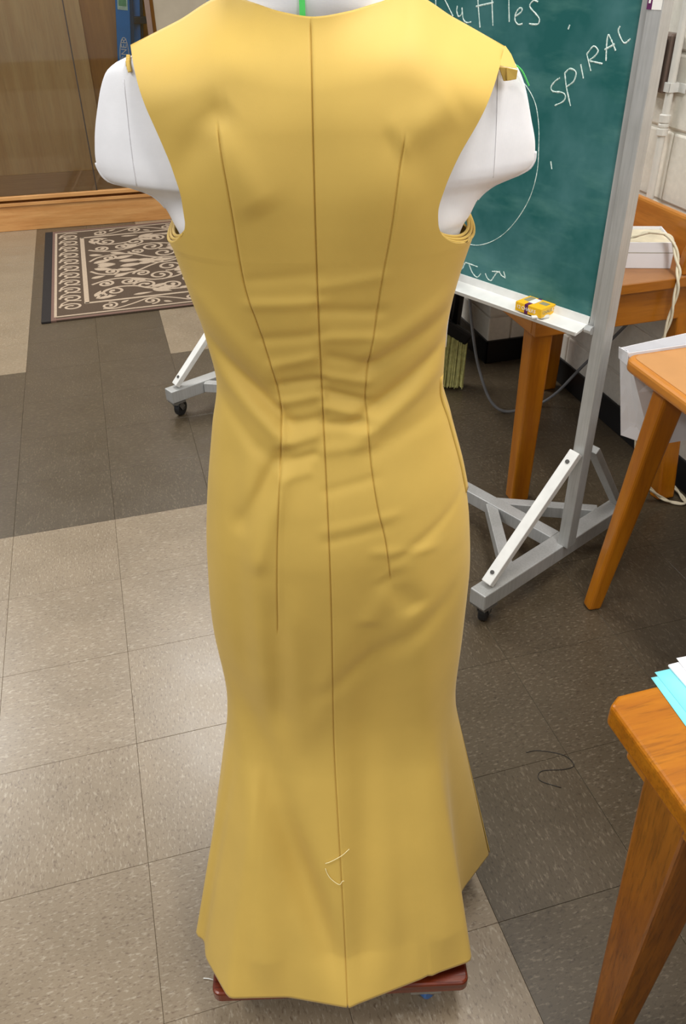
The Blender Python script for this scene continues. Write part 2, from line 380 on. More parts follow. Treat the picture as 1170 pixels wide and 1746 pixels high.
lg = MB(); c0 = Vector(rail_pt(.68,.0,-.129)); ax = Vector((.215/1.75,0,1)).normalized(); ay = Vector((ax.z,0,-ax.x))
pts = [c0+ax*.105*math.cos(a)+ay*.027*math.sin(a) for a in np.linspace(0,2*PI,33)]
lg.tube(pts, .0025, 6); lg.build('logo_ring', MAT['print_white'], rails[0])

def text_obj(txt, size, mat, parent, loc, rot, name, ext=.0004):
    cu = bpy.data.curves.new(name, 'FONT'); cu.body = txt; cu.size = size; cu.extrude = ext; cu.align_x = 'CENTER'; cu.align_y = 'CENTER'; cu.resolution_u = 3
    tmp = bpy.data.objects.new(name, cu); COL.objects.link(tmp)
    dg = bpy.context.evaluated_depsgraph_get(); me = bpy.data.meshes.new_from_object(tmp.evaluated_get(dg))
    COL.objects.unlink(tmp); bpy.data.objects.remove(tmp)
    me.materials.clear(); o = link(name, me, mat, parent); o.location = loc; o.rotation_euler = rot; return o
tx = text_obj('WERNER', .05, MAT['print_white'], rails[0], c0+Vector((0,-.001,0)), (0,0,0), 'logo_lettering')
tx.rotation_euler = Matrix((ax, Vector((0,-1,0)).cross(ax), Vector((0,-1,0)))).transposed().to_euler()

# ================================================================== RUG
rug = thing('area_rug', 'brown rug with cream scrollwork lying before the cabinet', 'rug', (-.25, 1.755, 0))
RW, RH = 2.3, 1.525
MB().span(.07, RW-.07, .0, RH, .0005, .009).build('rug_body', MAT['rug_brown'], rug, .002)
for x0 in (0, RW-.045): MB().span(x0, x0+.045, -.004, RH+.004, .0004, .011).build('binding', MAT['rug_edge'], rug, .003)
for x0 in (.045, RW-.07): MB().span(x0, x0+.025, 0, RH, .0005, .009).build('rug_band', MAT['rug_mauve'], rug)
for y0 in (0, RH-.022): MB().span(.07, RW-.07, y0, y0+.022, .009, .0096).build('rug_band', MAT['rug_mauve'], rug)
Z0, HH = .009, .0012
_zc = [0]
def hj():
    _zc[0] = (_zc[0]+1) % 61; return .0010+_zc[0]*.00002
ln = MB()
for y in (.045, RH-.045, ): ln.ribbon([(.072,y),(RW-.072,y)], .013, hj(), Z0)
for x in (.066, RW-.066): ln.ribbon([(x,.04),(x,RH-.04)], .013, hj(), Z0)
for y in (.19, RH-.19): ln.ribbon([(.21,y),(RW-.21,y)], .018, HH, Z0)
for x in (.218, RW-.218): ln.ribbon([(x,.185),(x,RH-.185)], .024, HH, Z0)
ln.build('border_line', MAT['rug_cream'], rug)
def spiral(cx, cy, r, a0, turns, sg=1, n=26, r_end=.22):
    return [(cx+r*(1-(1-r_end)*t)*math.cos(a0+sg*turns*2*PI*t), cy+r*(1-(1-r_end)*t)*math.sin(a0+sg*turns*2*PI*t)) for t in np.linspace(0,1,n)]
def curl(mb, cx, cy, r, a0, turns=1.3, sg=1, wd=.013):
    p = spiral(cx, cy, r, a0, turns, sg); mb.ribbon(p, wd, hj(), Z0)
    mb.prism([(p[-1][0]+wd*.8*math.cos(q), p[-1][1]+wd*.8*math.sin(q)) for q in np.linspace(0,2*PI,9)[:-1]], Z0, Z0+hj())
def leaf(mb, x, y, ang, L, W):
    P = []
    for t in np.linspace(0,1,9): P.append((t*L, W*math.sin(PI*t**.75)/2))
    P += [(q[0], -q[1]) for q in P[-2:0:-1]]
    mb.prism([(x+px*math.cos(ang)-py*math.sin(ang), y+px*math.sin(ang)+py*math.cos(ang)) for px, py in P], Z0, Z0+hj())
bd_ = MB()
nc = 11; st = (RH-.2)/nc
for side in (0, 1):
    for k in range(nc):
        y = .12+st*k+st*.35; x = .142 if side == 0 else RW-.142
        sx = 1 if side == 0 else -1
        p = [(x+sx*(q[0]-x)*1.0, y+(q[1]-y)*.82) for q in spiral(x, y, .058, PI*.95, 1.35, -1, 26, .25)]
        bd_.ribbon(p, .013, hj(), Z0)
        bd_.ribbon([(x-sx*.055,y),(x-sx*.045,y+st*.45),(x-sx*.01,y+st*.75),(x+sx*.05,y+st*.62)], .011, hj(), Z0)
nx = 9; sx_ = (RW-.44)/nx
for side in (0, 1):
    for k in range(nx):
        x = .22+sx_*(k+.5); y = .118 if side == 0 else RH-.118; up = 1 if k % 2 else -1
        curl(bd_, x, y, .045, PI/2*(1 if up > 0 else -1)+PI, 1.35, up, .012)
        bd_.ribbon(spline([(x-.03, y+up*.035), (x+.03,y+up*.048), (x+sx_*.55, y+up*.01), (x+sx_*.9, y-up*.04)], 5), .011, hj(), Z0)
        leaf(bd_, x+.06, y-up*.02, -up*.6, .05, .02)
bd_.build('border_scroll', MAT['rug_cream'], rug)
fd = MB(); cx0, cy0 = RW/2, RH/2
HX, HY = RW/2-.25, RH/2-.215
for sx in (1,-1):
    for sy in (1,-1):
        Tm = lambda x, y: (cx0-sx*(HX-x), cy0-sy*(HY-y))      # x, y measured in from the field's corner
        def path(L, wd=.015): fd.ribbon([Tm(*q) for q in spline(L, 7)], wd, hj(), Z0)
        def cu(x, y, r, a0, turns=1.3, s=1, wd=.015):
            p = [Tm(*q) for q in spiral(x, y, r, a0, turns, s, 26, .25)]; fd.ribbon(p, wd, hj(), Z0)
            e = p[-1]; fd.prism([(e[0]+.014*math.cos(q), e[1]+.014*math.sin(q)) for q in np.linspace(0,2*PI,9)[:-1]], Z0, Z0+hj())
        def lf(x, y, an, L, W):
            P = [(t*L, W*math.sin(PI*t**.75)/2) for t in np.linspace(0,1,8)]; P += [(q[0],-q[1]) for q in P[-2:0:-1]]
            fd.prism([Tm(x+px*math.cos(an)-py*math.sin(an), y+px*math.sin(an)+py*math.cos(an)) for px, py in P], Z0, Z0+hj())
        path([(.02,.02),(.05,.10),(.12,.16),(.22,.15),(.28,.10),(.38,.05),(.50,.04)])
        cu(.11,.105,.062,-PI*.6,1.35,-1); cu(.27,.155,.062,PI*.9,1.35,-1); cu(.40,.12,.055,-PI*.5,1.3,1)
        path([(.0,.24),(.06,.28),(.14,.30),(.24,.27),(.33,.22),(.44,.24),(.52,.31)])
        cu(.07,.235,.045,PI*.5,1.3,-1); cu(.19,.235,.05,PI*.4,1.35,-1); cu(.36,.285,.07,-PI*.5,1.4,1); cu(.52,.19,.075,PI*.5,1.4,-1)
        path([(.0,.46),(.05,.40),(.14,.37),(.24,.39),(.32,.46),(.40,.52)])
        cu(.11,.425,.042,-PI*.4,1.3,1); cu(.27,.345,.048,PI,1.3,-1); cu(.42,.42,.075,-PI*.6,1.4,1); cu(.57,.47,.07,0,1.4,1)
        path([(.30,.53),(.40,.50),(.52,.54),(.62,.52),(.72,.44),(.80,.36)]); cu(.70,.33,.07,PI*.4,1.4,-1); cu(.68,.10,.075,PI*.2,1.4,1)
        path([(.52,.06),(.62,.02),(.76,.05),(.84,.14),(.82,.24)]); cu(.82,.45,.06,PI,1.3,1)
        for x, y, an, L, W in ((.02,.02,.2,.10,.035),(.01,.05,1.2,.09,.03),(.14,.45,-.3,.11,.05),(.16,.50,.1,.13,.055),(.02,.50,-.4,.11,.05),(.04,.53,.1,.10,.05),(.26,.51,.3,.12,.05),(.34,.55,.0,.13,.045),
            (.30,.07,-.5,.11,.045),(.33,.08,.0,.11,.045),(.30,.10,.5,.10,.04),(.44,.06,-.2,.12,.035),(.48,.08,.25,.11,.03),(.28,.22,2.6,.09,.04),(.44,.33,.3,.11,.05),(.45,.30,-.3,.10,.045),(.46,.36,.8,.09,.04),
            (.58,.28,.2,.12,.05),(.60,.33,.9,.10,.04),(.60,.24,-.5,.10,.04),(.20,.02,.1,.10,.025),(.56,.40,-.2,.1,.04),(.64,.44,.4,.1,.04),(.0,.34,.3,.08,.035),(.12,.33,.4,.09,.035),(.78,.20,.6,.1,.04),(.80,.52,.1,.1,.05)):
            lf(x, y, an, L, W)
        for d in range(4): fd.ribbon([Tm(.01+.022*d,.085-.022*d), Tm(.035+.022*d,.105-.022*d)], .009, hj(), Z0)
fd.build('field_scroll', MAT['rug_cream'], rug)

# ================================================================== CHALKBOARD
ang = math.radians(114.5)
cb = thing('rolling_chalkboard', 'green chalkboard in a silver wheeled frame behind the dress', 'chalkboard', (1.19, -.63, 0), ang)
XL = 1.445
MB().span(0, XL, -.012, .012, .742, 1.98).build('writing_surface', MAT['green'], cb)
for x0, x1 in ((-.017, .001), (XL-.001, XL+.018)): MB().span(x0, x1, -.02, .019, .73, 1.99).build('frame_stile', MAT['alu'], cb, .002)
MB().span(-.016, XL+.017, -.02, .019, 1.98, 2.0).build('frame_rail', MAT['alu'], cb, .002)
MB().span(-.016, XL+.017, -.02, .017, .722, .744).build('frame_rail', MAT['alu'], cb, .002)
XP = (-.034, XL+.040)
for x in XP:
    po = MB().span(x-.0165, x+.0165, -.008, .028, .118, 2.05).build('post', MAT['alu'], cb, .002)
    if x < 0:
        MB().span(x-.014, x+.006, .0281, .0286, 1.368, 1.45).build('label_sticker', MAT['print_white'], po)
        MB().prism([(x+.0165,.0282),(x+.006,.0282),(x+.006,.029),(x+.0165,.029)], 1.368, 1.45).build('label_print', MAT['purple'], po)
        MB().beam((x+.0115,.0293,1.378),(x+.0085,.0293,1.45), .004, .0005, (0,1,0)).build('label_print', MAT['print_white'], po)
FY0, FY1 = -.29, .345
def caster(parent, x, y, zt, rot, r=.032, wheel='black_rubber', wd=.022):
    c = MB().box((x,y,zt-.004),(.05,.05,.008)).cone((x,y,zt-.008),(x,y,zt-.02),.013,n=12)
    d = Vector((math.cos(rot),math.sin(rot),0)); s = Vector((-d.y,d.x,0)); ce = Vector((x,y,r))+d*.018
    for sg in (-1,1):
        a = Vector((x,y,zt-.014))+s*sg*(wd/2+.004); b_ = ce+s*sg*(wd/2+.004); c.beam(a, b_, .022, .003, s)
    o = c.build('caster_fork', MAT['steel'], parent)
    wv = MB(); m = MB(); 
    prof = [(-wd/2,.72),(-wd/2,.9),(-wd/2+.003,.98),(0,1),(wd/2-.003,.98),(wd/2,.9),(wd/2,.72)]
    n = 24
    P = [ce+s*o_+(d*math.cos(2*PI*k/n)+Vector((0,0,1))*math.sin(2*PI*k/n))*r*q for o_, q in prof for k in range(n)]
    F = [(i*n+k, i*n+(k+1)%n, (i+1)*n+(k+1)%n, (i+1)*n+k) for i in range(len(prof)-1) for k in range(n)]+[tuple(range(n)), tuple(range((len(prof)-1)*n,len(prof)*n))]
    wv.add(P, F); wv.build('wheel', MAT[wheel], o, 0, False)
    MB().cone(ce-s*(wd/2+.007), ce+s*(wd/2+.007), .006, n=10).build('axle', MAT['bolt'], o)
    return o
for x in (-.012, XL+.075):
    ft = MB().span(x-.025, x+.025, FY0, FY1, .072, .12).build('foot', MAT['alu'], cb, .003)
    xo = x+(-.022 if x < 0 else -.035)
    for y1, y0, zt in ((FY1-.035, .02, .42), (FY0+.04, -.02, .40)):
        s_ = 1 if y1 > 0 else -1
        br = MB().beam((x,y1,.13), (xo,s_*.038,zt), .030, .020, (0,s_,1)).build('diagonal_brace', MAT['alu_white' if s_ > 0 else 'alu'], cb, .002)
        dv = (Vector((xo,s_*.038,zt))-Vector((x,y1,.13))).normalized(); nr = Vector((0,s_,1))-dv*dv.dot(Vector((0,s_,1))); nr.normalize()
        for t in (.08, .92):
            q = Vector((x,y1,.13)).lerp(Vector((xo,s_*.038,zt)), t)+nr*.0095; MB().cone(q, q+nr*.004, .0055, n=8).build('bolt', MAT['bolt'], br)
    caster(cb, x, FY1-.03, .072, -1.1, .031); caster(cb, x, FY0+.03, .072, -1.1, .031)
xa, xb = -.012+.025, XL+.075-.025
MB().span(xa, xb, -.02, .02, .080, .12).build('crossbar', MAT['alu'], cb, .002)
for x0, s in ((xa, 1), (xb, -1)):
    for y in (.20, -.2):
        st_ = MB().beam((x0+s*.22, .012*(1 if y>0 else -1), .0985), (x0, y, .0985), .032, .036).build('corner_strut', MAT['alu'], cb, .002)
# chalk tray
tr_ = MB(); prof = [(.012,.758),(.016,.758),(.020,.741),(.060,.731),(.066,.736),(.068,.735),(.064,.725),(.012,.735)]
n = len(prof); tr_.add([(x,y,z) for x in (.004, XL-.004) for y, z in prof], [tuple(range(n)), tuple(range(2*n-1,n-1,-1))]+[(k,n+k,n+(k+1)%n,(k+1)%n) for k in range(n)])
tr_.build('chalk_tray', MAT['alu_white'], cb)
MB().cone((.0,.03,.735),(-.018,.03,.735),.01,n=10).build('tray_end_cap', MAT['alu'], cb)
CHALK = [
[(0.5496,1.4196),(0.5466,1.3881),(0.5396,1.3249)],
[(0.5496,1.4196),(0.5168,1.4221),(0.496,1.4092),(0.5032,1.3868),(0.528,1.375),(0.5148,1.3662),(0.4869,1.3354)],
[(0.4754,1.3566),(0.4763,1.3459),(0.47,1.3359),(0.4605,1.3414),(0.4608,1.3533),(0.4553,1.332),(0.4439,1.325),(0.4299,1.3269)],
[(0.3966,1.4191),(0.4122,1.4232),(0.4207,1.4082),(0.415,1.3692),(0.4034,1.3173)],
[(0.3572,1.4196),(0.3724,1.4236),(0.3805,1.4088),(0.3745,1.3704),(0.3663,1.3226)],
[(0.419,1.3569),(0.369,1.3659)],
[(0.333,1.4189),(0.3273,1.3718),(0.3212,1.3318)],
[(0.3047,1.3429),(0.2907,1.3514),(0.2901,1.3583),(0.298,1.3568),(0.3053,1.3475),(0.3056,1.3359),(0.2959,1.3282),(0.2841,1.33)],
[(0.2484,1.3708),(0.2602,1.3728),(0.2692,1.3657),(0.2667,1.3591),(0.2518,1.3495),(0.2413,1.341),(0.2426,1.3319),(0.254,1.3302),(0.2664,1.3308)],
[(0.1622,1.3341),(0.1651,1.3257)],
[(0.1704,1.237),(0.1821,1.2296),(0.191,1.2181),(0.1849,1.21),(0.1613,1.2101),(0.1516,1.2046),(0.1555,1.1934),(0.1758,1.1834)],
[(0.1606,1.2475),(0.1512,1.2196),(0.1352,1.1868)],
[(0.1604,1.2463),(0.1488,1.2556),(0.1326,1.2506),(0.1353,1.2337),(0.1516,1.2217)],
[(0.1235,1.2657),(0.1123,1.2407)],
[(0.112,1.2848),(0.0967,1.2555)],
[(0.112,1.2848),(0.0985,1.2996),(0.0864,1.2925),(0.0925,1.2821),(0.1035,1.2741),(0.0906,1.2722),(0.0714,1.2704)],
[(0.0645,1.2761),(0.0683,1.3035),(0.0681,1.3209),(0.0585,1.3118),(0.0458,1.2951)],
[(0.071,1.2954),(0.0496,1.3065)],
[(0.0441,1.3374),(0.0462,1.3278),(0.0297,1.3096),(0.0162,1.3173)],
[(0.2906,1.238),(0.2694,1.2221),(0.2447,1.2022),(0.2255,1.1773),(0.2121,1.138),(0.206,1.0971),(0.2027,1.0452),(0.214,0.989),(0.2404,0.938),(0.2763,0.8935),(0.316,0.8631),(0.3587,0.8441),(0.3966,0.8397),(0.4362,0.8426)],
[(0.1689,1.0719),(0.1633,1.0562)],
[(0.4239,0.7646),(0.4077,0.7722),(0.3997,0.7884),(0.3904,0.7906),(0.3553,0.7895)],
[(0.3855,0.7882),(0.372,0.7702),(0.3549,0.7628),(0.3433,0.7756)],
[(0.329,0.7792),(0.321,0.7689),(0.3093,0.7655),(0.3014,0.7756),(0.292,0.7901),(0.2816,0.7961)],
[(0.3075,0.7897),(0.2857,0.7934),(0.2761,0.7871),(0.2625,0.7837)],
[(0.271,0.7987),(0.2642,0.7867)],
[(0.4021,0.8247),(0.4037,0.8068),(0.4051,0.7853)],
]
wm = MB()
for s in CHALK:
    p = spline(s, 6) if len(s) > 2 else s
    thick = len(s) >= 13
    # strip lying on the board face (u, z)
    n = len(p)
    P = []; hw = .0010 if thick else .0016
    for i, (x, z) in enumerate(p):
        x0, z0 = p[max(i-1,0)]; x1, z1 = p[min(i+1,n-1)]; L = math.hypot(x1-x0,z1-z0) or 1; nx_, nz_ = -(z1-z0)/L, (x1-x0)/L
        h_ = hw*random.uniform(.7,1.25)
        P += [(x+nx_*h_,.0121,z+nz_*h_),(x,.0129,z),(x-nx_*h_,.0121,z-nz_*h_)]
    wm.add(P, [f for i in range(n-1) for f in ((3*i,3*i+3,3*i+4,3*i+1),(3*i+1,3*i+4,3*i+5,3*i+2))])
wo = wm.build('chalk_writing', MAT['chalk'], cb); wo['label'] = 'white chalk writing and a large chalk curve'

# things on the tray (world placed through the board's frame)
CBM = Matrix.Translation((1.19,-.63,0)) @ Matrix.Rotation(ang, 4, 'Z')
def on_board(x, y, z): return CBM @ Vector((x,y,z))
q = on_board(.142,.040,.738)
cbx = thing('chalk_box', 'small yellow carton of chalk with purple band on the tray', 'box', q, ang)
MB().box((0,0,.012),(.078,.054,.022)).build('carton', MAT['box_yellow'], cbx, .0008)
MB().box((.006,0,.012),(.010,.0548,.0228)).build('purple_band', MAT['purple'], cbx)
text_obj('12 CHALKS', .0115, MAT['print_white'], cbx, (.006,.0277,.012), (PI/2,0,PI), 'front_lettering', .0003)
text_obj('CHALK', .011, MAT['print_grey'], cbx, (-.0393,.004,.013), (PI/2,0,-PI/2), 'end_lettering', .0003)
text_obj('12', .013, MAT['print_white'], cbx, (-.0393,-.018,.0125), (PI/2,0,-PI/2), 'end_lettering', .0003)
MB().box((.024,-.008,.0233),(.016,.028,.0006)).build('top_print', MAT['print_grey'], cbx)
MB().box((-.020,-.008,.0233),(.022,.016,.0006)).build('top_print', MAT['print_grey'], cbx)
MB().box((.0055,-.004,.0237),(.018,.03,.0006)).build('top_print', MAT['print_white'], cbx)
tag(MB().cone((-.02,0,.0045),(.022,.004,.0045),.0045,n=10).build('chalk_stick', MAT['print_white'], None, 0, True, on_board(.112,.056,.7345), ang+.9), 'short white chalk stick beside the yellow chalk carton', 'chalk')
er = thing('board_eraser', 'black felt board eraser on the tray beside the dress', 'eraser', on_board(.475,.038,.738), ang)
MB().box((0,0,.010),(.12,.045,.018)).build('felt_pad', MAT['rug_edge'], er, .003)
MB().box((0,0,.026),(.122,.047,.014)).build('handle_back', MAT['black_plastic'], er, .004)

# ================================================================== FURNITURE
def rrect(x0, x1, y0, y1, r, n=6, ch=None):
    P = []
    for cx, cy, a in ((x1-r,y0+r,-PI/2),(x1-r,y1-r,0),(x0+r,y1-r,PI/2),(x0+r,y0+r,PI)):
        for k in range(n+1): P.append((cx+r*math.cos(a+PI/2*k/n), cy+r*math.sin(a+PI/2*k/n)))
    return P
# --- work table beside the wheeled board (tan top)
tb = thing('work_table', 'wooden table with tan laminate top beside the white bag', 'table', (1.478, -1.15, 0))
ZT = .72
MB().prism(rrect(-.292,.292,-.40,.382,.03), ZT-.032, ZT).build('edge_band', MAT['pine_y'], tb, .010, False, None, 0, 3)
MB().prism(rrect(-.278,.278,-.386,.368,.02), ZT-.004, ZT+.0012).build('tabletop', MAT['laminate'], tb)
MB().prism(rrect(-.10,.12,.16,.30,.01), ZT+.0012, ZT+.0017).build('top_patch', MAT['board_tan'], tb)
for sx in (-1, 1):
    for sy in (-1, 1):
        MB().beam((sx*.205,sy*.30+.0,ZT-.032),(sx*.262,sy*.35,0.0), .066,.05,(0,1,0),.040,.034).build('leg', MAT['pine_z'], tb, .009, False, None, 0, 3)
for y0 in (-.33,.285): MB().span(-.17,.17,y0,y0+.025,ZT-.10,ZT-.032).build('apron', MAT['pine_x'], tb, .003)

# --- oak table at the lower right corner
tf = thing('oak_table', 'golden oak table with scuffed edge at the lower right corner', 'table', (.625, -1.642, 0))
poly = [(.018,0),(.70,0),(.70,-.75),(0,-.75),(0,-.012)]
MB().prism(poly[::-1], .686, .72).build('tabletop', MAT['oak_x'], tf, .006, False, None, 0, 3)
MB().span(.022,.66,-.70,-.035,.642,.686).build('apron', MAT['oak_y'], tf, .004)
for x, y, dx in ((.058,-.115,.028),(.62,-.115,-.03),(.058,-.66,.028),(.62,-.66,-.03)):
    MB().beam((x,y,.66),(x+dx*.5,y+.008,0), .074,.085,(0,1,0),.044,.042).build('leg', MAT['oak_z'], tf, .005)
for y in (-.19,-.215,-.25):
    MB().box((-.001,y,.69+.02*random.random()),(.0025,.006,.012)).build('edge_chip', MAT['maple_x'], tf)
# papers on it
def sheet(name, x, y, rz, wd, hg, z, mat, label, cat, curl_=.0):
    m = MB(); nx, ny = 8, 8; P = []
    for j in range(ny+1):
        for i in range(nx+1):
            u_, v_ = i/nx, j/ny; P.append((u_*wd, -v_*hg, curl_*((1-u_)**2*(v_-.3)**2)))
    Fq = [(j*(nx+1)+i, (j+1)*(nx+1)+i, (j+1)*(nx+1)+i+1, j*(nx+1)+i+1) for j in range(ny) for i in range(nx)]
    m.add(P, Fq); o = m.build(name, mat, None, 0, True, (x,y,z), rz); sd = o.modifiers.new('thick','SOLIDIFY'); sd.thickness = .0006; sd.offset = 1
    return tag(o, label, cat)
sheet('paper_sheet', .697, -1.630, -.06, .216, .279, .7205, MAT['cyan'], 'light blue paper sheet lowest in the pile on the oak table', 'paper')
sheet('paper_sheet', .706, -1.624, -.02, .216, .279, .7213, MAT['cyan'], 'light blue paper sheet just under the white envelope', 'paper')
env = thing('envelope', 'white envelope with a printed line over the blue paper', 'envelope', (.727,-1.620,.7221), .02)
MB().span(0,.24,-.105,0,0,.0035).build('envelope_body', MAT['paper'], env, .001)
MB().span(.02,.05,-.022,-.0205,.0035,.0037).build('printed_line', MAT['ink'], env)
sheet('paper_sheet', .742, -1.615, -.05, .216, .279, .7262, MAT['paper'], 'white paper sheet on top of the pile on the oak table', 'paper', .01)

# --- desk against the right wall
dk = thing('wall_desk', 'wooden desk with raised back rail against the block wall', 'desk', (1.49, .15, 0))
ZD = .70
MB().span(-.29,.285,-.48,.50,ZD-.024,ZD).build('desktop', MAT['board_tan'], dk, .002)
MB().span(-.292,.285,-.484,-.4805,ZD-.026,ZD-.001).build('edge_strip', MAT['pine_x'], dk)
MB().span(-.27,.275,-.462,-.437,ZD-.13,ZD-.0245).build('apron', MAT['pine_x'], dk, .003)
MB().span(-.27,-.245,-.4365,.47,ZD-.13,ZD-.0245).build('apron', MAT['pine_y'], dk, .003)
for x, y, xf, yf in ((-.232,-.412,-.236,-.412),(.215,-.415,.208,-.545+.0),(-.235,.44,-.24,.455),(.225,.27,.222,.27)):
    MB().beam((x,y,ZD-.025),(xf,yf,0), .066,.06,(0,1,0),.058,.05).build('leg', MAT['pine_z'], dk, .006)
MB().span(.245,.268,-.47,.50,ZD,ZD+.115).build('back_rail', MAT['pine_y'], dk, .008)
# rounded end cheek
pf = [(.16+.0,0)]+[(.16+.06*(1-math.cos(a)), .03+.085*math.sin(a)) for a in np.linspace(0,PI/2,9)]+[(.245,.115),(.245,0)]
ck = MB(); n = len(pf); ck.add([(x,-.470,ZD+z) for x, z in pf]+[(x,-.440,ZD+z) for x, z in pf], [tuple(range(n)), tuple(range(2*n-1,n-1,-1))]+[(k,n+k,n+(k+1)%n,(k+1)%n) for k in range(n)])
ck.build('end_cheek', MAT['pine_x'], dk, .006)
MB().box((-.06,-.30,ZD-.05),(.06,.07,.05)).build('latch', MAT['black_plastic'], dk, .006)
# white tray box on the desk
wbx = thing('carton_tray', 'shallow white cardboard box on the desk with cord over it', 'box', (1.540,-.130,ZD+.001), math.radians(-20))
bw, bdp, bh, th = .30,.16,.072,.004
MB().span(-bw/2,bw/2,-bdp/2,bdp/2,0,th).build('box_bottom', MAT['paper'], wbx)
for x0,x1,y0,y1 in ((-bw/2,bw/2,-bdp/2,-bdp/2+th),(-bw/2,bw/2,bdp/2-th,bdp/2),(-bw/2,-bw/2+th,-bdp/2+th,bdp/2-th),(bw/2-th,bw/2,-bdp/2+th,bdp/2-th)):
    MB().span(x0,x1,y0,y1,th,bh).build('box_side', MAT['paper'], wbx)
MB().span(-bw/2+.004,bw/2-.004,-bdp/2+.03,bdp/2-.004,bh-.012,bh-.008).build('inner_flap', MAT['cord_beige'], wbx)
MB().span(-bw/2,bw/2,-bdp/2-.0006,-bdp/2-.0001,bh*.60,bh*.62).build('fold_line', MAT['print_grey'], wbx)
# beige twisted cord over the box and down the desk front
pth = spline([(1.40,-.06,.735),(1.44,-.12,.80),(1.50,-.16,.805),(1.545,-.195,.783),(1.585,-.225,.80),(1.622,-.27,.795),(1.628,-.315,.74),(1.622,-.343,.69),(1.618,-.348,.60),(1.605,-.35,.50),(1.56,-.38,.42),(1.53,-.42,.30),(1.58,-.42,.12),(1.66,-.42,.03),(1.70,-.44,.008),(1.735,-.46,.008),(1.75,-.42,.01),(1.74,-.34,.03)], 9)
m1 = []; m2 = []
for i, q_ in enumerate(pth):
    a_ = i*.42; off = Vector((math.cos(a_),math.sin(a_),0))*.0042; m1.append(Vector(q_)+off); m2.append(Vector(q_)-off)
cd_ = thing('power_cord', 'twisted beige power cord trailing over the box and desk edge', 'cord', (1.40,-.06,.735))
for mm in (m1, m2): MB().tube([q_-Vector((1.40,-.06,.735)) for q_ in mm], .0038, 8).build('cord_strand', MAT['cord_beige'], cd_, 0, True)
# grey cable looping to the floor
gc = spline([(1.30,.36,.62),(1.325,.36,.42),(1.345,.34,.27),(1.37,.325,.16),(1.41,.30,.05),(1.46,.275,.006),(1.54,.27,.005),(1.61,.28,.01),(1.665,.25,.07),(1.71,.19,.19),(1.745,.11,.31),(1.765,.05,.40)], 8)
tag(MB().tube([Vector(q_)-Vector((1.5,.27,0)) for q_ in gc], .0055, 8).build('cable', MAT['cord_grey'], None, 0, True, (1.5,.27,0)), 'grey cable looping down to the floor behind the chalkboard', 'cable')

# --- white paper bag hung on the table's far side
bg_ = thing('paper_bag', 'white paper bag hanging open behind the tan table', 'bag', (1.20,-.66,.44))
def panel(name, c00, c10, c01, c11, nx, ny, amp, seed):
    rng = np.random.RandomState(seed); g = rng.uniform(-1,1,(ny+1,nx+1))*amp; P = []
    c00,c10,c01,c11 = map(Vector,(c00,c10,c01,c11)); nrm = (c10-c00).cross(c01-c00).normalized()
    for j in range(ny+1):
        for i in range(nx+1):
            u_, v_ = i/nx, j/ny; q_ = c00.lerp(c10,u_).lerp(c01.lerp(c11,u_),v_)
            e = 1 if 0<i<nx and 0<j<ny else 0
            P.append(q_+nrm*g[j,i]*e)
    Fq = [(j*(nx+1)+i,j*(nx+1)+i+1,(j+1)*(nx+1)+i+1,(j+1)*(nx+1)+i) for j in range(ny) for i in range(nx)]
    m = MB(); m.add(P,Fq); o = m.build(name, MAT['bag'], bg_); s_ = o.modifiers.new('thick','SOLIDIFY'); s_.thickness = .0012; return o
A0,B0 = (.075,-.036,.022),(.125,-.096,.015); A1,B1 = (.020,-.043,.265),(.003,-.100,.278)
C0,D0 = (.42,-.036,.022),(.42,-.096,.015); C1,D1 = (.45,-.028,.290),(.45,-.100,.278)
MIDb, MIDt = (.108,-.064,.018), (.022,-.070,.270)
panel('gusset', A0, MIDb, A1, MIDt, 2, 5, .003, 1); panel('gusset', MIDb, B0, MIDt, B1, 2, 5, .003, 2)
panel('back_face', C0, A0, C1, A1, 5, 5, .005, 3); panel('front_face', B0, D0, B1, D1, 5, 5, .004, 4); panel('gusset', D0, C0, D1, C1, 2, 5, .002, 5)
panel('bag_bottom', A0, C0, B0, D0, 2, 2, .001, 6)
panel('bottom_fold', (.124,-.098,.017), (.096,-.068,.075), (.074,-.039,.024), (.095,-.066,.077), 2, 2, 0, 7)
panel('top_cuff', (.023,-.041,.238), (.007,-.102,.248), (.018,-.041,.267), (.001,-.102,.281), 3, 2, .002, 8)

# --- broom and bin by the corner pier
br = thing('angle_broom', 'broom with pale yellow bristles and black cap by the dress', 'broom', (1.338,.56,0))
MB().add
cp = MB(); cp.beam((-.055,.01,.285),(.075,-.02,.195),.05,.05,(0,0,1)); cp.build('cap', MAT['black_plastic'], br, .012)
bs = MB(); rng = random.Random(3)
for k in range(420):
    t = rng.random(); s_ = rng.uniform(-1,1); top = Vector((-.055,.01,.275)).lerp(Vector((.072,-.02,.185)), t)+Vector((s_*.006,s_*.018,0))
    bot = Vector((-.080+.130*t+rng.uniform(-.006,.006), .02-.05*t+s_*.034, .004+.012*rng.random()+(.03*(1-t) if t<.2 else 0)))
    bs.beam(top, bot, .0028, .0028)
bo = bs.build('bristles', MAT['bristle'], br); bo['kind'] = 'stuff'
MB().cone((.02,0,.25),(.145,.125,1.45),.012,n=12).build('handle', MAT['black_plastic'], br, 0, True)
MB().cone((-.02,.0,.26),(-.075,-.03,.34),.02,.014,n=12).build('socket', MAT['cord_grey'], br, 0, True)
wbn = thing('waste_bin', 'black waste bin in the dark corner behind the broom', 'bin', (1.41,.90,0))
MB().lathe([(.10,0),(.105,.005),(.14,.46),(.15,.47),(.15,.485),(.135,.485),(.1,.02),(.0,.02)], 28).build('bin_body', MAT['black_plastic'], wbn, 0, False)
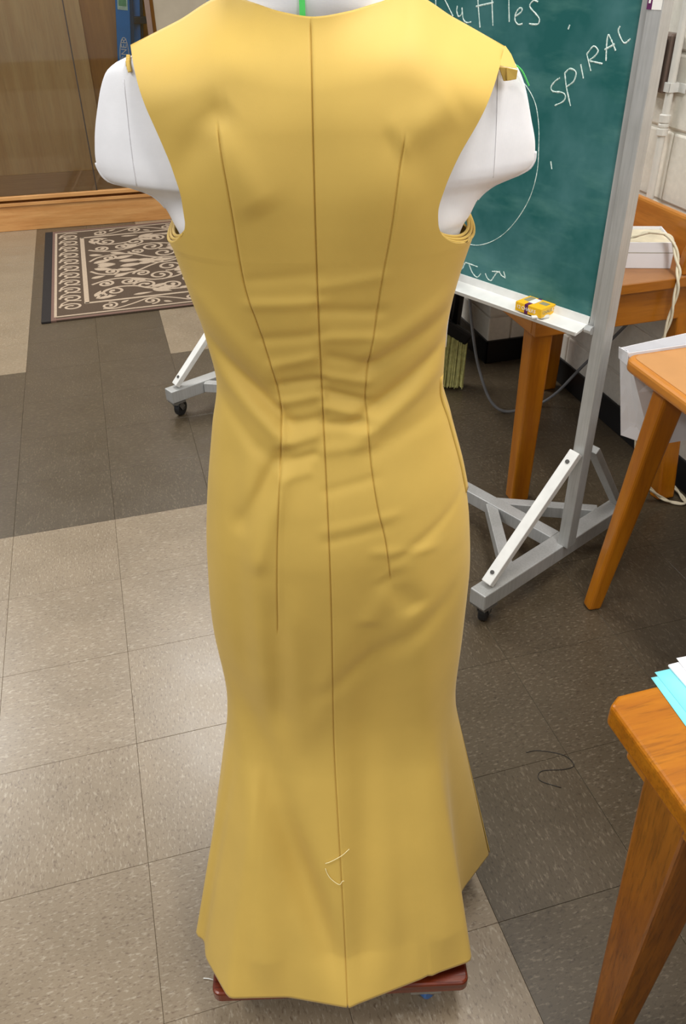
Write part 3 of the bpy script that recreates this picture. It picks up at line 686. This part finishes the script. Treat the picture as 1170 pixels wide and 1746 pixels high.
MB().lathe([(.152,.466),(.158,.47),(.158,.488),(.152,.49)], 28).build('bin_rim', MAT['black_rubber'], wbn)

# --- fittings on the block wall
ic = thing('wall_speaker', 'bronze louvred intercom box on the block wall', 'intercom', (WX, .118, 1.10))
MB().span(-.04,0,-.05,.06,0,.15).build('housing', MAT['bronze'], ic, .006)
MB().span(-.043,-.040,-.036,.046,.014,.136).build('grille_recess', MAT['bronze_dark'], ic)
for k in range(11): MB().box((-.045,.005,.022+k*.0105),(.006,.076,.005)).build('louvre', MAT['bronze'], ic)
MB().tube([(-.047,-.036,.014),(-.047,.046,.014),(-.047,.046,.136),(-.047,-.036,.136),(-.047,-.036,.014)],.003,6).build('grille_trim', MAT['bronze'], ic)
cn = thing('conduit_pipe', 'white painted conduit pipe with coupling on the block wall', 'pipe', (WX-.021, .055, .72))
MB().cone((0,0,0),(0,0,2.2),.0115,n=16).build('pipe', MAT['pipe_white'], cn, 0, False)
MB().lathe([(.0115,.268),(.0165,.271),(.0165,.288),(.0125,.290),(.0155,.294),(.0155,.300),(.0125,.304),(.0165,.306),(.0165,.325),(.0115,.328)],18).build('coupling', MAT['pipe_white'], cn)
MB().span(-.014,-.0115,-.014,.014,.385,.41).span(-.014,.0195,.012,.014,.385,.41).span(-.014,.0195,-.014,-.012,.385,.41).span(.0165,.0195,-.045,.016,.385,.41).build('pipe_strap', MAT['alu_white'], cn, .002)

# ================================================================== DRESS FORM
OX, OY = .345, -1.39
DROT = math.atan2(-.24, .971)       # local x = right as seen, local y = away from viewer (front of the form)
df = thing('dress_form', 'white linen dress form with arm caps on a wheeled mahogany base', 'dress form', (OX, OY, 0), DROT)
zs = [.95,1.0,1.08,1.15,1.2,1.235,1.25,1.262,1.272,1.281,1.286,1.29,1.2935,1.297,1.303,1.313,1.332,1.362,1.38,1.392,1.40,1.408,1.42,1.432,1.445,1.47,1.52]
fL = herm([.95,1.0,1.08,1.15,1.2,1.245,1.254,1.270,1.281,1.289,1.295,1.303,1.313,1.332,1.362,1.389,1.398,1.404,1.415,1.43,1.445,1.47,1.52],
          [-.135,-.118,-.103,-.113,-.125,-.141,-.145,-.153,-.164,-.184,-.204,-.2105,-.213,-.2105,-.202,-.190,-.178,-.160,-.115,-.072,-.056,-.052,-.051])
fR = herm([.95,1.0,1.08,1.15,1.2,1.245,1.254,1.270,1.281,1.287,1.292,1.298,1.306,1.318,1.343,1.368,1.386,1.398,1.408,1.425,1.445,1.47,1.52],
          [.15,.135,.122,.127,.137,.150,.156,.165,.178,.192,.205,.2145,.2175,.2165,.2095,.2015,.192,.178,.135,.090,.070,.066,.065])
fB = herm([.95,1.08,1.2,1.28,1.33,1.38,1.41,1.43,1.445,1.52],[.09,.055,.075,.080,.074,.050,.040,.042,.045,.045])
fF = herm([.95,1.08,1.2,1.28,1.33,1.38,1.41,1.43,1.445,1.52],[.10,.075,.11,.10,.085,.075,.062,.052,.048,.047])
fE = herm([.95,1.2,1.25,1.29,1.39,1.41,1.44,1.52],[2.3,2.2,1.9,1.35,1.3,1.5,2.0,2.0])
ZZ = np.concatenate([np.linspace(.95,1.24,24), np.linspace(1.245,1.31,40), np.linspace(1.315,1.46,50), [1.48,1.5,1.52]])
NR = 96; V = []
for z in ZZ:
    l_, r_, b_, f_, e_ = fL(z), fR(z), fB(z), fF(z), fE(z); mid = (l_+r_)/2; hw = (r_-l_)/2
    for k in range(NR):
        th_ = 2*PI*k/NR; c_, s_ = math.cos(th_), math.sin(th_)
        x = mid+hw*math.copysign(abs(c_)**(2/e_), c_); y = (f_ if s_ > 0 else b_)*math.copysign(abs(s_)**(2/e_), s_)
        V.append((x, y, z))
mt = MB(); m_ = len(ZZ)
mt.add(V, [(i*NR+k,i*NR+(k+1)%NR,(i+1)*NR+(k+1)%NR,(i+1)*NR+k) for i in range(m_-1) for k in range(NR)]+[tuple(range(NR-1,-1,-1)), tuple(range((m_-1)*NR,m_*NR))])
torso = mt.build('torso', MAT['linen'], df, 0, True)
MB().beam((-.006,-.0465,1.415),(-.006,-.0465,1.52),.005,.0012,(0,1,0)).build('center_tape', MAT['green_tape'], torso)
for sg, pts in ((1, [(.188,-.014,1.389),(.195,-.010,1.383),(.203,-.006,1.371)]),):
    MB().tube(spline(pts,5), .0007, 6).build('shoulder_tape', MAT['green_tape'], torso)
for fn, nm in ((fL,'L'),(fR,'R')):   # piping along the lower arm-cap edge
    pp = [(float(fn(z)), 0.0, float(z)) for z in np.linspace(1.268,1.312,22)]
    MB().tube(pp, .0016, 6).build('cap_piping', MAT['linen'], torso, 0, True)
    # vertical panel seam on the cap
    zz_ = np.linspace(1.295,1.385,12); sgn = -1 if nm == 'L' else 1
    seam = []
    for z in zz_:
        l_, r_, b_, e_ = fL(z), fR(z), fB(z), fE(z); mid = (l_+r_)/2; hw = (r_-l_)/2; x = sgn*.172
        seam.append((x, -float(b_*max(0,1-abs((x-mid)/hw)**e_)**(1/e_))-.0003, float(z)))
    MB().tube(seam, .0004, 5).build('cap_seam', MAT['linen'], torso, 0, True)
MB().cone((0,0,.10),(0,0,.96),.016,n=16).build('pole', MAT['steel'], df, 0, True)
MB().prism(rrect(-.212,.204,-.217,.205,.014), .074, .100).build('base_board', MAT['mahogany'], df, .004)
MB().lathe([(.05,.1),(.05,.108),(.024,.112),(.022,.15),(.0165,.152)],20).build('pole_flange', MAT['steel'], df)
for x, y, a in ((.135,-.190,.7),(-.15,-.165,2.2),(.15,.165,.4),(-.15,.165,1.2)): caster(df, x, y, .074, a, .026, 'blue_wheel', .022)

# ================================================================== DRESS
dr = thing('mustard_dress', 'sleeveless floor-length mustard cotton dress seen from the back', 'dress', (OX, OY, 0), DROT)
ZU, ZH = 1.238, .118
aL = herm([1.25,1.179,1.139,1.082,1.022,.914,.841,.718,.589,.5,.1],[-.152,-.136,-.127,-.120,-.131,-.149,-.157,-.163,-.157,-.157,-.157])
aR = herm([1.25,1.177,1.13,1.074,1.028,.962,.88,.796,.69,.55,.45,.1],[.163,.1445,.1385,.138,.150,.167,.181,.187,.186,.182,.181,.181])
dB = herm([1.25,1.16,1.09,1.03,.95,.88,.8,.7,.6,.1],[.099,.086,.075,.086,.109,.119,.117,.107,.100,.100])
dF = herm([1.25,1.2,1.09,.95,.8,.6,.1],[.135,.130,.098,.115,.12,.105,.105])
sL = herm([1.45,1.359,1.304,1.221,1.164,1.109,1.074,1.028,.985,.92,.859,.773,.6,.1],[-.085,-.082,-.077,-.072,-.060,-.049,-.045,-.048,-.052,-.058,-.062,-.067,-.08,-.11])
sR = herm([1.45,1.348,1.315,1.262,1.216,1.166,1.126,1.088,1.062,1.017,.964,.914,.857,.6,.1],[.082,.078,.073,.067,.060,.054,.048,.045,.047,.050,.057,.067,.073,.09,.115])
armL = herm([1.238,1.243,1.25,1.26,1.274,1.293,1.319,1.344,1.369,1.39,1.411],[-.153,-.146,-.137,-.127,-.123,-.123,-.128,-.136,-.146,-.155,-.164])
armR = herm([1.236,1.240,1.246,1.256,1.268,1.280,1.30,1.325,1.35,1.378,1.403],[.162,.146,.130,.118,.113,.112,.117,.128,.144,.161,.179])
ztop = herm([-.164,-.12,-.071,-.049,-.024,.004,.031,.057,.088,.13,.179],[1.411,1.4285,1.448,1.4435,1.4375,1.434,1.4365,1.441,1.446,1.427,1.403])
btop = herm([-.164,-.071,-.045,-.02,.004,.03,.06,.088,.179],[-.004,.004,.030,.050,.058,.050,.028,.004,-.004])
b0 = herm([1.238,1.27,1.30,1.35,1.40,1.445],[.0975,.1015,.1035,.100,.084,.060])
# hem outline: knots t -> (a, b)
tk = np.array([0,.035,.065,.10,.20,.35,.5,.62,.75,.88,.945,1.0])
def lin(x, y):
    f = lambda t: np.interp(t, x, y)
    return lambda t: (f(t-.012)+2*f(t)+f(t+.012))/4
ha = lin(tk,[-.236,-.248,-.229,-.226,-.182,-.088,.006,.075,.140,.214,.200,.277])
hb = lin(tk,[.085,.128,.137,.165,.232,.234,.254,.232,.211,.190,.085,.000])
def ridge(A, Z, a0, z0, a1, z1, amp, wd, soft=.25):
    d = np.array([a1-a0, z1-z0]); L = np.hypot(*d); d /= L
    s = ((A-a0)*d[0]+(Z-z0)*d[1])/L; t = (A-a0)*(-d[1])+(Z-z0)*d[0]
    env = np.clip(np.minimum((s+soft)/soft, (1+soft-s)/soft), 0, 1); env = env*env*(3-2*env)
    return amp*np.exp(-(t/wd)**2)*env
RG = [ # soft wrinkles: centre-left panel, centre-right panel
 (-.062,1.222,-.008,1.228,-.0012,.006),(-.062,1.196,-.004,1.199,.0022,.006),(-.055,1.158,-.004,1.163,-.0022,.006),
 (-.046,1.128,-.004,1.138,.0026,.006),(-.042,1.104,-.003,1.110,-.0032,.005),(-.043,1.083,-.003,1.092,.0030,.006),(-.044,1.056,-.004,1.064,-.0032,.006),
 (-.046,1.036,-.012,1.046,.0026,.006),(-.049,1.014,-.014,1.024,-.0024,.005),(-.050,.998,-.020,1.006,.0018,.006),
 (.004,1.215,.056,1.222,.0015,.006),(.004,1.190,.056,1.186,-.0024,.006),(.004,1.160,.052,1.158,.0022,.006),(.004,1.138,.048,1.126,-.0026,.006),
 (.004,1.115,.045,1.106,.0030,.006),(.004,1.095,.044,1.082,-.0036,.005),(.004,1.078,.045,1.066,.0034,.006),(.004,1.058,.046,1.056,-.0030,.005),(.004,1.030,.050,1.034,.0020,.007),
 (.004,.985,.05,.995,-.0014,.006),(.004,.925,.06,.935,-.0012,.005),(.004,.94,.07,.95,.0010,.006),
 # diagonal drag lines to the side seams
 (-.125,1.150,-.050,1.070,-.0060,.0085),(-.128,1.120,-.055,1.052,.0045,.010),(-.120,1.19,-.060,1.12,.0030,.012),(-.126,1.085,-.075,1.03,-.0030,.008),
 (.050,1.070,.130,1.128,-.0048,.0075),(.050,1.050,.135,1.105,.0040,.010),(.055,1.125,.138,1.168,-.0032,.008),(.055,1.145,.138,1.190,.0024,.010),(.06,1.03,.14,1.06,-.002,.01),
 (-.052,1.015,-.095,.940,-.0050,.009),(-.050,.99,-.080,.90,.0035,.010),(-.105,1.00,-.115,.72,-.0030,.012),(-.085,.97,-.088,.70,.0030,.014),
 (.09,.90,.17,.95,-.0018,.006),(.06,.905,.12,.90,.0012,.006),
 # dart ends
 (-.082,1.362,-.125,1.322,-.0038,.013),(-.082,1.35,-.055,1.30,.0030,.016),(.078,1.345,.115,1.365,.0030,.014),(.078,1.345,.110,1.30,-.0016,.015),
 (.073,.86,.10,.82,-.0040,.014),(.073,.855,.05,.80,.0030,.014),(-.068,.80,-.075,.62,-.0030,.012),(-.045,.80,-.045,.60,.0024,.014),
 # skirt folds
 (-.12,.58,-.055,.33,-.0085,.022),(-.055,.33,-.015,.19,-.0080,.020),(.050,.66,.036,.24,-.0095,.026),(.13,.60,.165,.22,.0070,.026),(-.13,.45,-.12,.2,.0060,.024),(.09,.42,.10,.2,-.004,.02),
 (.03,.70,.12,.78,-.0030,.014),(-.02,.62,.0,.72,.002,.014)]
def wrinkle(A, Z):
    D = np.zeros_like(A)
    for q in RG: 
        lowf = q[1] < .75; cen = max(abs(q[0]), abs(q[2])) < .067 and q[1] > .9
        D += ridge(A, Z, *q[:4], q[4]*(1.5 if lowf else .95 if cen else 1.4), q[5]*(1.15 if lowf else 1.1), .9 if lowf else .35)
    D += .005*np.exp(-((A+.065)/.05)**2-((Z-1.315)/.045)**2)+.005*np.exp(-((A-.075)/.05)**2-((Z-1.305)/.045)**2)
    D -= .003*np.exp(-((A)/.03)**2-((Z-1.33)/.06)**2)
    return D*np.clip((Z-ZH-.004)/.07,0,1)
def columns():
    """list of (t, base knots blend, offset)"""
    C = []
    off = [-.0038,-.0024,-.0012,-.0005,0,.0005,.0012,.0024,.0038]
    for q in range(4):
        n = 34
        for s in (np.linspace(0,.93,n) if q == 0 else np.linspace(.07,1,n) if q == 3 else np.linspace(.12,.88,n)): C.append((q, s, 0))
        if q < 3:
            for f in off: C.append((q+1, 0.0, f))
    return C
COLS = columns()
q_ = np.array([c[0] for c in COLS]); s_c = np.array([c[1] for c in COLS]); o_c = np.array([c[2] for c in COLS])
tcol = (q_+np.where(q_ == 0, 1-np.cos(s_c*PI/2), np.where(q_ == 3, np.sin(s_c*PI/2), s_c)))/4
rows_low = np.concatenate([np.linspace(ZH, .50, 90), np.linspace(.504, .95, 120), np.linspace(.9525, 1.235, 150)])
rows_v = np.concatenate([np.linspace(0,.16,26), np.linspace(.17,1,95)])
LP = 4.0
def place(kn):
    """kn: (rows,5) knot a-values -> (rows,cols)"""
    lo = np.take(kn, q_, axis=1); hi = np.take(kn, np.minimum(q_+1,4), axis=1)
    s = np.where(q_ == 0, 1-np.cos(s_c*PI/2), np.where(q_ == 3, np.sin(s_c*PI/2), s_c))
    return lo+(hi-lo)*s+o_c
def superell(X, e): return np.power(np.clip(1-np.power(np.clip(np.abs(X),0,1), e), 0, 1), 1/e)
GW = .00065
def seams(A, Z, low=True):
    D = np.zeros_like(A)
    zz = Z
    def g(c, z0, z1, dp, step=0):
        env = np.clip((zz-z0)/.01,0,1)*np.clip((z1-zz)/.01,0,1)
        d = A-c; return env*(-dp*np.exp(-(d/GW)**2)+step*np.exp(-((d-.003)/.0022)**2))
    D += g(0*A+.0015*np.sin(Z*9), -1, 2, .0028, .0006)
    D += g(sL(Z), .775, 1.362, .0024, .0008); D += g(sR(Z), .858, 1.349, .0022, .0007)
    return D
def back_panel():
    # --- lower tube
    Z = rows_low[:,None]+0*tcol[None,:]; z = rows_low
    kn = np.stack([aL(z), sL(z), .0015*np.sin(z*9), sR(z), aR(z)], 1)
    A = place(kn); mid = ((aL(z)+aR(z))/2)[:,None]; hw = ((aR(z)-aL(z))/2)[:,None]
    B = dB(z)[:,None]*superell((A-mid)/hw, 2.35)
    w = np.clip((.60-z)/(.60-ZH),0,1); w = np.where(w < .2, w*w*2.5, .1+(w-.2)*1.125); w = w[:,None]
    tt = tcol[None,:]+0*Z
    HA = ha(tt)+o_c[None,:]; HB = hb(tt)
    A2 = A*(1-w)+HA*w; B2 = B*(1-w)+HB*w
    fall = np.clip(1.15-np.abs((A-mid)/hw)**4,0,1)
    B2 = B2+wrinkle(A2, Z)*fall+seams(A, Z)*np.ones_like(A)
    # --- bodice
    v = rows_v[1:][:,None]
    zeL = ZU+rows_v[1:]*(1.411-ZU); zeR = ZU+rows_v[1:]*(1.403-ZU); zc = ZU+rows_v[1:]*(1.436-ZU)
    knv = np.stack([armL(zeL), sL(zc), 0*zc+.0015*np.sin(zc*9), sR(zc), armR(zeR)], 1)
    knv[:,1] = np.maximum(knv[:,1], knv[:,0]+.025); knv[:,3] = np.minimum(knv[:,3], knv[:,4]-.025)
    Av = place(knv); midv = ((knv[:,0]+knv[:,4])/2)[:,None]; hwv = ((knv[:,4]-knv[:,0])/2)[:,None]
    edge_top = ztop(-.164+(Av-knv[:,0:1])/(knv[:,4:5]-knv[:,0:1])*(.179+.164))
    Zv = ZU+v*(edge_top-ZU)
    be_ = herm([0,.03,.10,.25,.5,.8,.93,1],[.0,.024,.050,.067,.068,.050,.026,-.002])(rows_v[1:])[:,None]
    bc = b0(Zv); X = (Av-midv)/hwv
    hw0 = .1552+.040*v; Bs = bc*superell((Av-(.005+.003*v))/hw0, 2.35)
    bt = btop(-.164+(Av-knv[:,0:1])/(knv[:,4:5]-knv[:,0:1])*(.179+.164))
    k = np.clip((v-.72)/.28,0,1); k = k**2.4
    Bv = Bs*(1-k)+bt*k
    Bv = Bv+(wrinkle(Av, Zv)*np.clip(1.2-np.abs(X)**4,0,1)+seams(Av, Zv))*np.clip((1-v)/.05,0.25,1)
    return np.concatenate([A2,Av]), np.concatenate([B2,Bv]), np.concatenate([Z,Zv])
def grid_mesh(name, A, B, Z, parent, flip=False):
    nr, ncol = A.shape; V = np.stack([A, -B, Z], -1).reshape(-1,3)
    idx = np.arange(nr*ncol).reshape(nr,ncol); F = np.stack([idx[:-1,:-1],idx[:-1,1:],idx[1:,1:],idx[1:,:-1]],-1).reshape(-1,4)
    if flip: F = F[:,::-1]
    me = bpy.data.meshes.new(name); me.from_pydata(V.tolist(), [], F.tolist()); me.update()
    o = link(name, me, MAT['fabric'], parent, 0, True); s = o.modifiers.new('cloth','SOLIDIFY'); s.thickness = .0018; s.offset = -1; return o
A, B, Z = back_panel()
bp = grid_mesh('back_panel', A, B, Z, dr)
# front panel (coarser)
tf_ = np.linspace(0,1,70); rl = np.concatenate([np.linspace(ZH,1.236,120)]); rv = np.linspace(0,1,50)[1:]
z = rl; th_ = PI*tf_
mid = ((aL(z)+aR(z))/2)[:,None]; hw = ((aR(z)-aL(z))/2)[:,None]
Af = mid-hw*np.cos(th_)[None,:]; Bf = -dF(z)[:,None]*np.sin(th_)[None,:]**.9
w = np.clip((.60-z)/(.60-ZH),0,1); w = np.where(w < .2, w*w*2.5, .1+(w-.2)*1.125)[:,None]
hfa = herm([0,.12,.35,.6,.85,1],[-.236,-.235,-.12,.06,.21,.276]); hfb = herm([0,.12,.35,.6,.85,1],[.085,-.06,-.19,-.22,-.16,.000])
Af = Af*(1-w)+hfa(tf_)[None,:]*w; Bf = Bf*(1-w)+hfb(tf_)[None,:]*w
Zf = z[:,None]+0*Af
zeL = ZU+rv*(1.411-ZU); zeR = ZU+rv*(1.403-ZU)
eL = armL(zeL)-.030*np.sin(PI*rv)**.6*(1-rv); eR = armR(zeR)+.046*np.sin(PI*rv)**.5*(1-rv)
u_ = ((1-np.cos(PI*tf_))/2)[None,:]
Ag = eL[:,None]+(eR-eL)[:,None]*u_
au = -.164+u_*(.343)+0*Ag; ztf = ztop(au)-np.where((au > -.071) & (au < .088), .05*np.sin(PI*np.clip((au+.071)/.159,0,1)), 0)
Zg = ZU+rv[:,None]*(ztf-ZU); bef = herm([0,.05,.3,.7,1],[0,.03,.065,.05,.002])(rv)[:,None]
Xf = 2*u_-1; Bg = -(bef+(herm([0,.4,.8,1],[.132,.125,.09,.05])(rv)[:,None]-bef)*superell(Xf+0*Ag,2.2))
k = np.clip((rv-.6)/.4,0,1)[:,None]; k = k*k*(3-2*k); Bg = Bg*(1-k)+(btop(au)*0-.004-.03*np.clip(1-np.abs((au-.008)/.08),0,1))*k
fp = grid_mesh('front_panel', np.concatenate([Af,Ag]), np.concatenate([Bf,Bg]), np.concatenate([Zf,Zg]), dr, True)

# armhole facings, shoulder tabs, open side seam, loose threads
def strip(name, pts, wv, mat, parent, th=.0018):
    """pts: list of 3D points, wv: width vector per point"""
    m = MB(); P = []
    for q, d in zip(pts, wv): P += [Vector(q), Vector(q)+Vector(d)]
    m.add(P, [(2*i,2*i+1,2*i+3,2*i+2) for i in range(len(pts)-1)]); o = m.build(name, mat, parent, 0, True)
    s = o.modifiers.new('cloth','SOLIDIFY'); s.thickness = th; s.offset = 0; return o
for sg, pts in ((-1, [(-.128,-.060,1.2585),(-.138,-.046,1.2475),(-.149,-.018,1.2405),(-.153,.008,1.2415),(-.150,.035,1.249)]), (1, [(.116,-.068,1.2545),(.128,-.058,1.2445),(.146,-.038,1.2370),(.159,-.011,1.2345),(.164,.014,1.238),(.160,.040,1.250)])):
    for k in range(3):
        pp = spline([(x-sg*.0028*k, y+.001*k, z_+.0026*k) for x, y, z_ in pts], 6)
        MB().tube(pp, .0017, 8).build('underarm_facing', MAT['fabric'], dr, 0, True)
# right shoulder: folded facing hanging past the tip
def slab(name, P, th, mat, parent):
    m = MB(); n = len(P); m.add([(x,y,z) for x,y,z in P]+[(x,y+th,z) for x,y,z in P], [tuple(range(n)), tuple(range(2*n-1,n-1,-1))]+[(k,n+k,n+(k+1)%n,(k+1)%n) for k in range(n)]); return m.build(name, mat, parent, .0005)
slab('shoulder_tab', [(.1775,-.006,1.4045),(.169,-.026,1.3905),(.1868,-.024,1.3875),(.1825,-.012,1.398)], .0018, MAT['fabric'], dr)
slab('shoulder_tab', [(.1690,-.0265,1.3900),(.1770,-.0275,1.3890),(.1815,-.0270,1.3785),(.1745,-.0265,1.3780)], .0018, MAT['fabric'], dr)
slab('shoulder_tab', [(.1755,-.0295,1.3895),(.1862,-.0285,1.3870),(.1858,-.028,1.3795),(.1770,-.0295,1.3785)], .0016, MAT['fabric'], dr)
for k in range(3): MB().beam((-.1655-.0005*k,-.004-.002*k,1.404-.002*k),(-.1665+.001*k,-.010-.002*k,1.395-.002*k),.004,.0015,(0,1,0)).build('shoulder_tab', MAT['fabric'], dr, .0008)
# open side lap on the right
lap = []
for zq in np.linspace(.93,1.085,24):
    hwq = (aR(zq)-aL(zq))/2; mq = (aR(zq)+aL(zq))/2; aa = mq+hwq*(.945+.045*(1.095-zq)/.195); bb = dB(zq)*float(superell(np.array((aa-mq)/hwq),2.35))
    lap.append((float(aa), -float(bb)-.0012, float(zq)))
lo_ = strip('side_lap', lap, [(.004,.012,0)]*len(lap), MAT['fabric'], dr, .002)
sv = []
for zq in np.linspace(1.11,1.232,20): sv.append((float(aR(zq))+.0012, -.004, float(zq)))
strip('side_selvage', sv, [(.0006,.006,0)]*len(sv), MAT['linen'], dr, .001)
def on_back(a, z):
    hh = np.hypot(A-a, (Z-z)); i = np.unravel_index(np.argmin(hh), hh.shape); return (float(A[i]), -float(B[i])-.0022, float(Z[i]))
for L in ([(-.019,.367),(-.008,.371),(.004,.379),(.014,.386)], [(-.020,.357),(-.019,.349),(-.012,.340),(-.003,.332),(.004,.338),(.012,.339)]):
    MB().tube(spline([on_back(*q) for q in L],5), .0006, 5).build('loose_thread', MAT['thread'], dr, 0, True)
th_o = MB().tube([(0,0,.0012),(.008,-.003,.0016),(.018,-.0085,.0012)],.0009,5).build('thread_scrap', MAT['white_thread'], None, 0, True, (.074,-1.470,0))
tag(th_o, 'short white thread scrap on the floor beside the base', 'thread')
hp = spline([(0,0,.001),(.03,-.004,.001),(.075,-.03,.001),(.085,-.06,.001),(.06,-.065,.001),(.01,-.055,.001),(-.005,-.075,.001),(.03,-.105,.001)],7)
tag(MB().tube(hp,.0007,4).build('hair_strand', MAT['black_plastic'], None, 0, True, (.83,-1.19,0)), 'thin dark strand curling on the dark floor tiles', 'strand')
